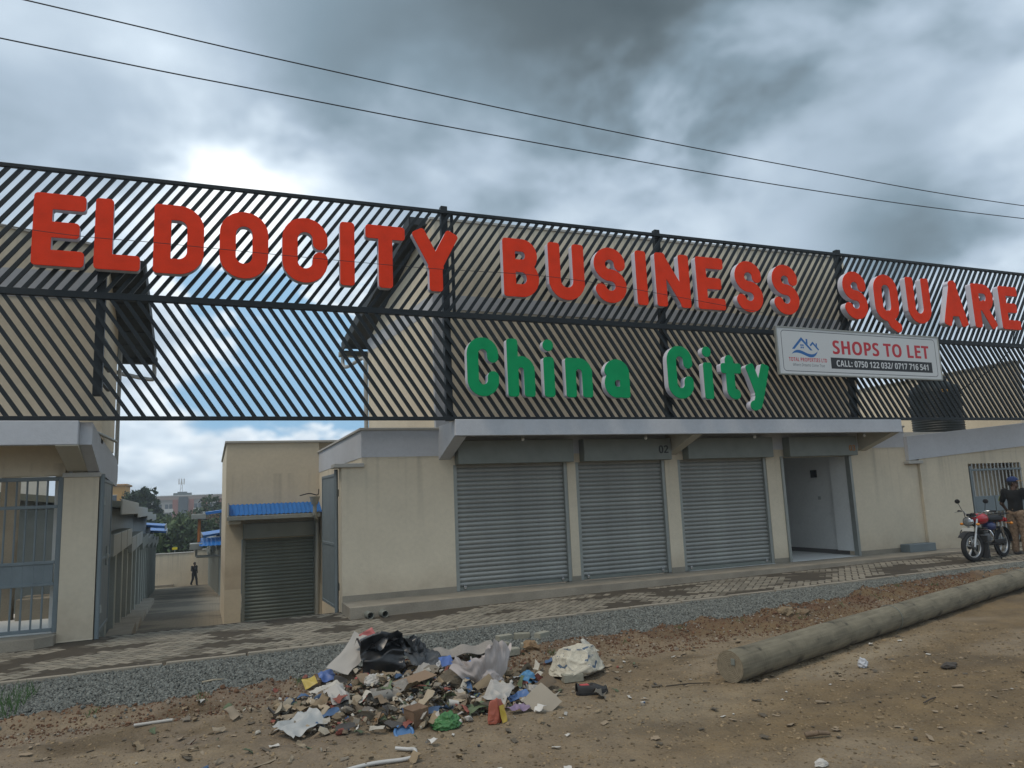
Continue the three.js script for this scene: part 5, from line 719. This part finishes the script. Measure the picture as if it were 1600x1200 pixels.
  for (let i = 0; i < 260; i++) { const cx = -1 + Math.floor(g2() * 14) * 0.9, x = cx + 0.1 * g2(), z = bermEdge(cx) + 0.12 * g2() - 0.1 + 0.3 * noise2(cx, 4), y = groundAt(x, z), h = 0.02 + 0.05 * g2(), a = g2() * 6.28, b = 0.04 * (g2() + 0.3); gr.push(prism([[-0.003, 0], [0.003, 0], [b + 0.001, h]], (u, v, t) => [x + u * Math.cos(a) + t * 0.0015, y + v, z + u * Math.sin(a)])); }
  const gm = mesh(numbered('grass_tuft'), gr, std([0.06, 0.12, 0.035], { side: THREE.DoubleSide }), scene); tag(gm, 'green weeds at the left end of the gravel and sparse blades along the earth bank', 'grass'); gm.userData.kind = 'stuff';
}

// ------------------------------------------------------------------ figures
function iso(field, lo, hi, cell) { // surface nets
  const n = [0, 1, 2].map((i) => Math.ceil((hi[i] - lo[i]) / cell) + 1), [nx, ny, nz] = n, F = new Float32Array(nx * ny * nz), id = (i, j, k) => (k * ny + j) * nx + i;
  for (let k = 0; k < nz; k++) for (let j = 0; j < ny; j++) for (let i = 0; i < nx; i++) F[id(i, j, k)] = field(lo[0] + i * cell, lo[1] + j * cell, lo[2] + k * cell);
  const V = new Int32Array(nx * ny * nz).fill(-1), pos = [], idx = [];
  for (let k = 0; k < nz - 1; k++) for (let j = 0; j < ny - 1; j++) for (let i = 0; i < nx - 1; i++) {
    let c = 0, x = 0, y = 0, z = 0, mask = 0; const f = []; for (let q = 0; q < 8; q++) { f[q] = F[id(i + (q & 1), j + (q >> 1 & 1), k + (q >> 2))]; if (f[q] < 0) mask |= 1 << q; } if (mask === 0 || mask === 255) continue;
    for (let a = 0; a < 8; a++) for (const b of [1, 2, 4]) { if (a & b) continue; const e = a | b; if ((f[a] < 0) === (f[e] < 0)) continue; const t = f[a] / (f[a] - f[e]); x += (a & 1) + (b === 1 ? t : 0); y += (a >> 1 & 1) + (b === 2 ? t : 0); z += (a >> 2) + (b === 4 ? t : 0); c++; }
    V[id(i, j, k)] = pos.length / 3; pos.push(lo[0] + (i + x / c) * cell, lo[1] + (j + y / c) * cell, lo[2] + (k + z / c) * cell);
  }
  const quad = (a, b, c, d, flip) => { if (a < 0 || b < 0 || c < 0 || d < 0) return; flip ? idx.push(a, c, b, a, d, c) : idx.push(a, b, c, a, c, d); };
  for (let k = 1; k < nz - 1; k++) for (let j = 1; j < ny - 1; j++) for (let i = 1; i < nx - 1; i++) {
    const s = F[id(i, j, k)] < 0;
    if (s !== F[id(i + 1, j, k)] < 0) quad(V[id(i, j - 1, k - 1)], V[id(i, j, k - 1)], V[id(i, j, k)], V[id(i, j - 1, k)], !s);
    if (s !== F[id(i, j + 1, k)] < 0) quad(V[id(i - 1, j, k - 1)], V[id(i - 1, j, k)], V[id(i, j, k)], V[id(i, j, k - 1)], !s);
    if (s !== F[id(i, j, k + 1)] < 0) quad(V[id(i - 1, j - 1, k)], V[id(i, j - 1, k)], V[id(i, j, k)], V[id(i - 1, j, k)], !s);
  }
  const g = new THREE.BufferGeometry(); g.setAttribute('position', new THREE.BufferAttribute(new Float32Array(pos), 3)); g.setIndex(idx); g.computeVertexNormals(); return metreUV(g.toNonIndexed());
}
const smin = (a, b, k) => { const h = clamp(0.5 + 0.5 * (b - a) / k); return lerp(b, a, h) - k * h * (1 - h); };
function cone(p, a, b, ra, rb, x, y, z, sq = 1) { const dx = b[0] - a[0], dy = b[1] - a[1], dz = b[2] - a[2], t = clamp(((x - a[0]) * dx + (y - a[1]) * dy + (z - a[2]) * dz) / (dx * dx + dy * dy + dz * dz)); return Math.hypot(x - a[0] - t * dx, y - a[1] - t * dy, (z - a[2] - t * dz) * sq) - lerp(ra, rb, t); }
const fieldOf = (bones, k) => (x, y, z) => { let d = 9; for (const [a, b, ra, rb, sq] of bones) d = smin(d, cone(0, a, b, ra, rb, x, y, z, sq), k); return d; };
function person(o) { // local frame: +z ahead, +x the figure's left; J holds the joints
  const J = o.joints, t = thing('person', o.label, 'person', o.pos, o.turn), c = o.cell ?? 0.016, hd = J.head, yaw = o.look ?? 0, cy = Math.cos(yaw), sy = Math.sin(yaw);
  const face = (x, y, z) => [hd[0] + x * cy + z * sy, hd[1] + y, hd[2] - x * sy + z * cy];
  const S = ['L', 'R'], body = [[J.hip, J.chest, 0.115, 0.125, 1.25], [J.chest, J.neck, 0.105, 0.05], [J.neck, face(0, -0.06, 0.01), 0.05, 0.052], [face(0, -0.05, 0.03), face(0, 0.06, -0.01), 0.066, 0.088], [face(0, -0.01, 0.095), face(0, 0.02, 0.085), 0.012, 0.008], [face(0.078, 0, 0), face(0.08, 0.02, -0.01), 0.012, 0.014], [face(-0.078, 0, 0), face(-0.08, 0.02, -0.01), 0.012, 0.014]];
  for (const s of S) body.push([J['sh' + s], J['el' + s], 0.05, 0.04], [J['el' + s], J['wr' + s], 0.038, 0.026], [J['hp' + s], J['kn' + s], 0.08, 0.055], [J['kn' + s], J['an' + s], 0.052, 0.035], [J.chest, J['sh' + s], 0.09, 0.055]);
  const geos = [iso(fieldOf(body, 0.03), [-0.55, -0.02, -0.5], [0.55, 1.85, 0.5], c)];
  if (!o.far) for (const s of S) { const w = new THREE.Vector3(...J['wr' + s]), e = new THREE.Vector3(...J['el' + s]), d = w.clone().sub(e).normalize(), side = new THREE.Vector3(0, 0, 1).cross(d).normalize(), palm = d.clone().cross(side), P = (a, b, q = 0) => w.clone().addScaledVector(d, a).addScaledVector(side, b).addScaledVector(palm, q).toArray(); const bn = [[P(-0.02, 0), P(0.03, 0), 0.026, 0.03], [P(0.03, -0.018), P(0.085, -0.024), 0.022, 0.018], [P(0.03, 0.018), P(0.085, 0.024), 0.022, 0.018]]; [[-0.03, 0.07], [-0.01, 0.082], [0.011, 0.077], [0.031, 0.06]].forEach(([b, l]) => bn.push([P(0.085, b), P(0.085 + l * 0.6, b * 1.15, 0.012), 0.0095, 0.0085], [P(0.085 + l * 0.6, b * 1.15, 0.012), P(0.085 + l * 0.9, b * 1.1, 0.035), 0.0085, 0.0075])); bn.push([P(0.02, -0.03), P(0.055, -0.058, 0.012), 0.013, 0.010], [P(0.055, -0.058, 0.012), P(0.085, -0.06, 0.028), 0.010, 0.008]); const lo = w.clone().subScalar(0.17).toArray(), hi = w.clone().addScalar(0.17).toArray(); geos.push(iso(fieldOf(bn, 0.008), lo, hi, 0.0055)); }
  mesh('body', geos, o.skin, t);
  const shirt = [[J.hip, J.chest, 0.15, 0.155, 1.3], [J.chest, [J.neck[0], J.neck[1] - 0.05, J.neck[2]], 0.13, 0.065]]; for (const s of S) { shirt.push([J.chest, J['sh' + s], 0.115, 0.075], [J['sh' + s], o.sleeve === 'short' ? new THREE.Vector3(...J['sh' + s]).lerp(new THREE.Vector3(...J['el' + s]), 0.75).toArray() : J['el' + s], 0.075, 0.058]); if (o.sleeve !== 'short') shirt.push([J['el' + s], J['wr' + s], 0.055, 0.038]); }
  const sf = fieldOf(shirt, 0.04), hem = J.hip[1] - 0.09; mesh('shirt', iso((x, y, z) => Math.max(sf(x, y, z) + 0.006 * noise3(x * 14, y * 9, z * 14), hem - y + 0.01 * noise2(x * 9, z * 9)), [-0.6, 0.6, -0.5], [0.6, 1.7, 0.5], c * 0.9), o.shirt, t);
  const tr = [[[J.hip[0], J.hip[1] - 0.02, J.hip[2]], [J.hip[0], J.hip[1] + 0.06, J.hip[2]], 0.142, 0.13, 1.2]]; for (const s of S) tr.push([J['hp' + s], J['kn' + s], 0.105, 0.082], [J['kn' + s], [J['an' + s][0], J['an' + s][1] + 0.02, J['an' + s][2]], 0.08, 0.072]);
  const tf = fieldOf(tr, 0.03); mesh('trousers', iso((x, y, z) => tf(x, y, z) + 0.007 * noise3(x * 12, y * 18, z * 12), [-0.45, 0.0, -0.5], [0.45, 1.15, 0.5], c * 0.9), o.trousers, t);
  for (const s of S) { const a = J['an' + s], q = o['toe' + s] ?? [0, 0, 1]; mesh('shoe', iso(fieldOf([[[a[0], a[1] - 0.035, a[2] - 0.02], [a[0] + q[0] * 0.1, a[1] - 0.045, a[2] + q[2] * 0.1], 0.046, 0.042], [[a[0] + q[0] * 0.1, a[1] - 0.045, a[2] + q[2] * 0.1], [a[0] + q[0] * 0.17, a[1] - 0.05, a[2] + q[2] * 0.17], 0.042, 0.034]], 0.02), [a[0] - 0.28, a[1] - 0.12, a[2] - 0.28], [a[0] + 0.28, a[1] + 0.1, a[2] + 0.28], c * 0.8), o.shoe, t); }
  const hair = fieldOf([[face(0, 0.055, -0.015), face(0, 0.02, -0.03), 0.098, 0.092]], 0.02); mesh('hair', iso((x, y, z) => Math.max(hair(x, y, z), -(y - hd[1] - 0.0 + 0.6 * ((z - hd[2]) * cy + (x - hd[0]) * sy) * -1)), [hd[0] - 0.16, hd[1] - 0.14, hd[2] - 0.16], [hd[0] + 0.16, hd[1] + 0.2, hd[2] + 0.16], c * 0.7), M.black, t);
  for (const q of [-1, 1]) mesh('eye', new THREE.SphereGeometry(0.011, 8, 6).translate(...face(q * 0.032, 0.015, 0.082)), M.black, t);
  mesh('mouth', bar(face(-0.022, -0.045, 0.088), face(0.022, -0.045, 0.088), 0.005, 6), std([0.10, 0.03, 0.025]), t);
  return { t, face };
}
{
  const skin = std([0.075, 0.04, 0.025], { roughness: 0.6 }), fw = [0.62, -0.78 * 1];
  const tex2 = tex(256, (u, v) => { const k = pfbm(u, v, 10, 131, 3); return [0.85 + k * 0.9, 0.8 + k * 0.9, 0.75 + k * 0.95]; }, 0.5);
  const p = person({ label: 'person in black shirt, tan trousers and blue cap standing behind the motorcycle', pos: [16.02, rise(16), -11.05], turn: Math.atan2(0.95, -0.15), look: -1.25, skin, sleeve: 'short', shirt: std([0.006, 0.0065, 0.007], { roughness: 1, map: T.fabric }), trousers: std([0.22, 0.16, 0.11], { map: tex2, roughness: 0.95 }), shoe: std([0.06, 0.05, 0.045]),
    joints: { hip: [0, 0.96, 0], chest: [0, 1.27, 0.03], neck: [0, 1.46, 0.03], head: [0, 1.585, 0.05], shL: [0.19, 1.40, 0.02], elL: [0.30, 1.14, 0.05], wrL: [0.24, 0.92, 0.18], shR: [-0.19, 1.40, 0.02], elR: [-0.28, 1.13, 0.02], wrR: [-0.24, 0.90, 0.14], hpL: [0.095, 0.90, 0], knL: [0.10, 0.5, 0.03], anL: [0.11, 0.085, 0], hpR: [-0.095, 0.90, 0], knR: [-0.10, 0.5, 0.02], anR: [-0.12, 0.085, -0.02] } });
  p.t.scale.setScalar(0.95); const cap = new THREE.SphereGeometry(0.112, 24, 12, 0, Math.PI * 2, 0, Math.PI * 0.52); cap.scale(0.95, 0.95, 1.08); const cm = mesh('cap', cap, std([0.012, 0.03, 0.11], { roughness: 0.85, map: T.fabric, side: THREE.DoubleSide }), p.t); cm.position.set(...p.face(0, 0.055, -0.005)); cm.rotation.y = -1.25;
  const vz = new THREE.CylinderGeometry(0.1, 0.1, 0.008, 24, 1, false, -Math.PI / 2, Math.PI); vz.scale(0.85, 1, 1.15); const v = mesh('visor', vz, std([0.50, 0.29, 0.11], { roughness: 0.8 }), cm); v.position.set(0, 0.005, 0.085); v.rotation.x = 0.12;
  const logo = mesh('sleeve_print', rbox(-0.004, 0.004, -0.06, 0.06, -0.035, 0.035, 0.004), std([0.38, 0.40, 0.10]), p.t); logo.position.set(0.318, 1.25, 0.02); logo.rotation.z = 0.35; const lg2 = logo.clone(); lg2.position.x = -0.305; lg2.rotation.z = -0.3; p.t.add(lg2);
  const d2 = 63, y2 = alleyGround(63) + 0.01;
  person({ label: 'person in dark clothes walking at the far end of the alley', pos: [-1.12, y2, -d2], turn: 0.5, far: 1, cell: 0.022, skin, shirt: std([0.018, 0.02, 0.024], { roughness: 0.9 }), trousers: std([0.02, 0.024, 0.03], { roughness: 0.9 }), shoe: M.black, toeL: [0, 0, 1],
    joints: { hip: [0, 0.95, 0], chest: [0, 1.26, 0.02], neck: [0, 1.46, 0.03], head: [0, 1.59, 0.05], shL: [0.18, 1.40, 0], elL: [0.25, 1.15, -0.1], wrL: [0.24, 0.93, 0.02], shR: [-0.18, 1.40, 0], elR: [-0.26, 1.15, 0.08], wrR: [-0.2, 1.0, 0.24], hpL: [0.09, 0.9, 0], knL: [0.1, 0.5, 0.16], anL: [0.1, 0.1, 0.24], hpR: [-0.09, 0.9, 0], knR: [-0.1, 0.5, 0.0], anR: [-0.1, 0.12, -0.24] } });
}

// ------------------------------------------------------------------ motorcycle: local +x ahead, wheels on y = 0
{
  const b = thing('motorcycle', 'parked red motorcycle with round headlamp facing the alley side', 'motorcycle', [14.87, rise(14.87) + 0.002, -10.95], Math.PI + 0.20);
  const red = std([0.40, 0.02, 0.028], { roughness: 0.22 }), blue = std([0.02, 0.03, 0.10], { roughness: 0.3 }), amber = std([0.62, 0.22, 0.02], { roughness: 0.25 }), seatM = std([0.014, 0.014, 0.015], { roughness: 0.6 }), engine = std([0.09, 0.09, 0.09], { roughness: 0.5, metalness: 0.5 }), alloy = std([0.50, 0.50, 0.49], { roughness: 0.35, metalness: 0.8 });
  const wheel = (x, steer) => {
    const w = mesh('wheel', new THREE.CylinderGeometry(0.055, 0.055, 0.13, 18).rotateX(Math.PI / 2), engine, b); w.position.set(x, 0.292, 0); w.rotation.y = steer;
    mesh('tyre', new THREE.TorusGeometry(0.245, 0.047, 14, 48), M.rubber, w); mesh('rim', new THREE.TorusGeometry(0.205, 0.016, 8, 40).scale(1, 1, 2), alloy, w);
    for (let i = 0; i < 5; i++) for (const q of [-0.10, 0.10]) { const a = i * 1.2566 + 0.3; mesh('spoke', bar([Math.cos(a) * 0.04, Math.sin(a) * 0.04, 0], [Math.cos(a + q) * 0.2, Math.sin(a + q) * 0.2, 0], 0.013, 6, 0.01), alloy, w); }
    return w;
  };
  wheel(0.62, -0.22); wheel(-0.62, 0);
  const head = new THREE.Group(); head.name = 'front_end'; head.position.set(0.47, 0.72, 0); head.rotation.y = -0.22; b.add(head); head.position.set(0.47, 0.72, 0);
  for (const z of [-0.085, 0.085]) { mesh('fork', [bar([0.15, -0.43, z], [-0.02, 0.12, z], 0.020, 10), bar([0.15, -0.43, z], [0.07, -0.17, z], 0.028, 10)], alloy, head); mesh('indicator', new THREE.SphereGeometry(0.034, 12, 8).scale(0.9, 0.8, 1.2).translate(0.09, 0.02, z * 2.1), amber, head); }
  const fm = []; for (let i = 0; i < 11; i++) { const a0 = 0.75 + i * 0.14, a1 = a0 + 0.145; for (const [z0, z1] of [[-0.065, 0.065]]) fm.push(box(-0.025, 0.025, -0.004, 0.004, z0, z1).rotateZ(a0 - Math.PI / 2 + 0.07).translate(0.15 + Math.cos(a0) * 0.312, -0.43 + Math.sin(a0) * 0.312, 0)); } mesh('front_mudguard', fm, std([0.03, 0.03, 0.032], { roughness: 0.4 }), head);
  mesh('headlamp', new THREE.LatheGeometry([[0.001, -0.11], [0.06, -0.1], [0.088, -0.04], [0.094, 0.02], [0.096, 0.035], [0.084, 0.036]].map((p) => new THREE.Vector2(...p)), 28).rotateZ(-Math.PI / 2).translate(0.13, 0.07, 0), M.chrome, head);
  mesh('lamp_glass', new THREE.SphereGeometry(0.10, 24, 10, 0, Math.PI * 2, 0, 1.0).rotateZ(-Math.PI / 2).scale(0.6, 1, 1).translate(0.128, 0.07, 0), std([0.30, 0.32, 0.33], { roughness: 0.08, metalness: 0.5 }), head);
  mesh('number_plate', rbox(0.165, 0.175, -0.12, -0.055, -0.125, 0.125, 0.004), std([0.62, 0.62, 0.58]), head);
  mesh('instrument', [new THREE.CylinderGeometry(0.045, 0.045, 0.05, 18).translate(0.02, 0.2, 0.05), new THREE.CylinderGeometry(0.045, 0.045, 0.05, 18).translate(0.02, 0.2, -0.05)], M.black, head);
  mesh('handlebar', [tube([[-0.14, 0.27, -0.37], [-0.06, 0.27, -0.24], [0, 0.18, -0.1], [0, 0.16, 0], [0, 0.18, 0.1], [-0.06, 0.27, 0.24], [-0.14, 0.27, 0.37]], 0.012, 40, 8)], M.chrome, head);
  for (const z of [-1, 1]) { mesh('grip', bar([-0.105, 0.272, z * 0.30], [-0.15, 0.272, z * 0.42], 0.018, 10), M.rubber, head); mesh('lever', bar([-0.02, 0.262, z * 0.27], [-0.05, 0.25, z * 0.42], 0.006, 6), alloy, head); mesh('mirror', [bar([-0.06, 0.28, z * 0.25], [-0.03, 0.43, z * 0.30], 0.006, 6), new THREE.SphereGeometry(0.062, 16, 10).scale(0.3, 0.75, 1).translate(-0.03, 0.475, z * 0.315)], M.black, head); }
  mesh('cable_bundle', [tube([[0.02, 0.24, -0.1], [0.12, 0.22, -0.05], [0.08, 0.06, -0.03], [-0.05, -0.05, 0]], 0.008, 16, 6), tube([[0.02, 0.24, 0.14], [0.14, 0.24, 0.06], [0.1, 0.08, 0.04], [-0.05, -0.05, 0]], 0.008, 16, 6)], M.black, head);
  const el = (name, w, h, d, x, y, z, mat, p = 2.4) => { const g = new THREE.SphereGeometry(1, 28, 18), q = g.attributes.position; for (let i = 0; i < q.count; i++) { const f = (v) => Math.sign(v) * Math.abs(v) ** (2 / p); q.setXYZ(i, f(q.getX(i)) * w / 2, f(q.getY(i)) * h / 2, f(q.getZ(i)) * d / 2); } g.computeVertexNormals(); g.translate(x, y, z); return mesh(name, g, mat, b); };
  el('fuel_tank', 0.50, 0.23, 0.26, 0.2, 0.83, 0, red); mesh('tank_cap', new THREE.CylinderGeometry(0.03, 0.03, 0.02, 16).translate(0.26, 0.945, 0), M.chrome, b); el('seat', 0.66, 0.13, 0.25, -0.34, 0.82, 0, seatM, 3.2);
  el('side_panel', 0.32, 0.2, 0.23, -0.16, 0.66, 0, blue); el('tail', 0.3, 0.1, 0.16, -0.68, 0.78, 0, red); el('engine', 0.34, 0.28, 0.24, 0.13, 0.42, 0, engine, 3); const fins = []; for (let i = 0; i < 6; i++) fins.push(rbox(0.09, 0.27, 0.53 + i * 0.022, 0.541 + i * 0.022, -0.095, 0.095, 0.004)); mesh('cylinder_fins', fins, engine, b);
  mesh('frame', [bar([0.42, 0.78, 0], [0.3, 0.35, 0], 0.022, 8), bar([0.3, 0.35, 0], [-0.2, 0.3, 0], 0.022, 8), bar([-0.2, 0.3, 0.06], [-0.35, 0.76, 0.06], 0.018, 8), bar([-0.2, 0.3, -0.06], [-0.35, 0.76, -0.06], 0.018, 8), bar([0.42, 0.76, 0], [-0.7, 0.74, 0], 0.02, 8)], M.black, b);
  for (const z of [-0.1, 0.1]) { mesh('swingarm', bar([-0.2, 0.33, z * 0.8], [-0.64, 0.292, z * 0.8], 0.018, 8), M.black, b); mesh('shock', [bar([-0.55, 0.33, z], [-0.45, 0.72, z], 0.012, 8), bar([-0.53, 0.42, z], [-0.47, 0.64, z], 0.028, 10)], M.chrome, b); mesh('foot_peg', bar([0.0, 0.31, z], [0.0, 0.31, z * 2.6], 0.014, 8), M.rubber, b); mesh('indicator', [bar([-0.72, 0.70, z * 0.8], [-0.72, 0.70, z * 1.8], 0.008, 6), new THREE.SphereGeometry(0.03, 10, 8).translate(-0.72, 0.70, z * 2)], amber, b); }
  mesh('exhaust', [tube([[0.26, 0.48, 0.08], [0.36, 0.34, 0.11], [0.2, 0.25, 0.13], [-0.2, 0.25, 0.14]], 0.022, 24, 8), bar([-0.15, 0.25, 0.14], [-0.75, 0.36, 0.16], 0.045, 14)], M.chrome, b);
  const rm = []; for (let i = 0; i < 14; i++) { const a0 = 1.2 + i * 0.14; rm.push(box(-0.026, 0.026, -0.004, 0.004, -0.075, 0.075).rotateZ(a0 - Math.PI / 2 + 0.07).translate(-0.62 + Math.cos(a0) * 0.335, 0.292 + Math.sin(a0) * 0.335, 0)); } mesh('rear_mudguard', rm, M.black, b);
  mesh('tail_lamp', rbox(-0.87, -0.82, 0.72, 0.80, -0.06, 0.06, 0.01), red, b); mesh('rear_rack', [tube([[-0.45, 0.88, 0.12], [-0.85, 0.9, 0.12], [-0.9, 0.9, 0], [-0.85, 0.9, -0.12], [-0.45, 0.88, -0.12]], 0.010, 30, 6), bar([-0.65, 0.89, -0.12], [-0.65, 0.89, 0.12], 0.008, 6)], M.black, b);
  mesh('crash_bar', [tube([[0.36, 0.62, 0.08], [0.40, 0.60, 0.28], [0.38, 0.42, 0.30], [0.34, 0.36, 0.08]], 0.013, 26, 6), tube([[0.36, 0.62, -0.08], [0.40, 0.60, -0.28], [0.38, 0.42, -0.30], [0.34, 0.36, -0.08]], 0.013, 26, 6)], M.chrome, b);
  mesh('mud_flap', prism([[0, 0.50], [0.03, 0.50], [0.05, 0.06], [-0.04, 0.06]], (x, y, t) => [0.30 + x + (0.5 - y) * 0.05, y, t ? 0.17 : -0.17]), M.black, b);
  mesh('centre_stand', [bar([-0.08, 0.3, 0.1], [-0.16, 0.01, 0.17], 0.014, 8), bar([-0.08, 0.3, -0.1], [-0.16, 0.01, -0.17], 0.014, 8), bar([-0.16, 0.015, 0.17], [-0.2, 0.012, 0.19], 0.016, 8)], M.black, b);
  mesh('chain_guard', rbox(-0.6, -0.1, 0.33, 0.39, -0.115, -0.095, 0.006), M.black, b);
}
scene.updateMatrixWorld(true);
renderer.render(scene, camera);
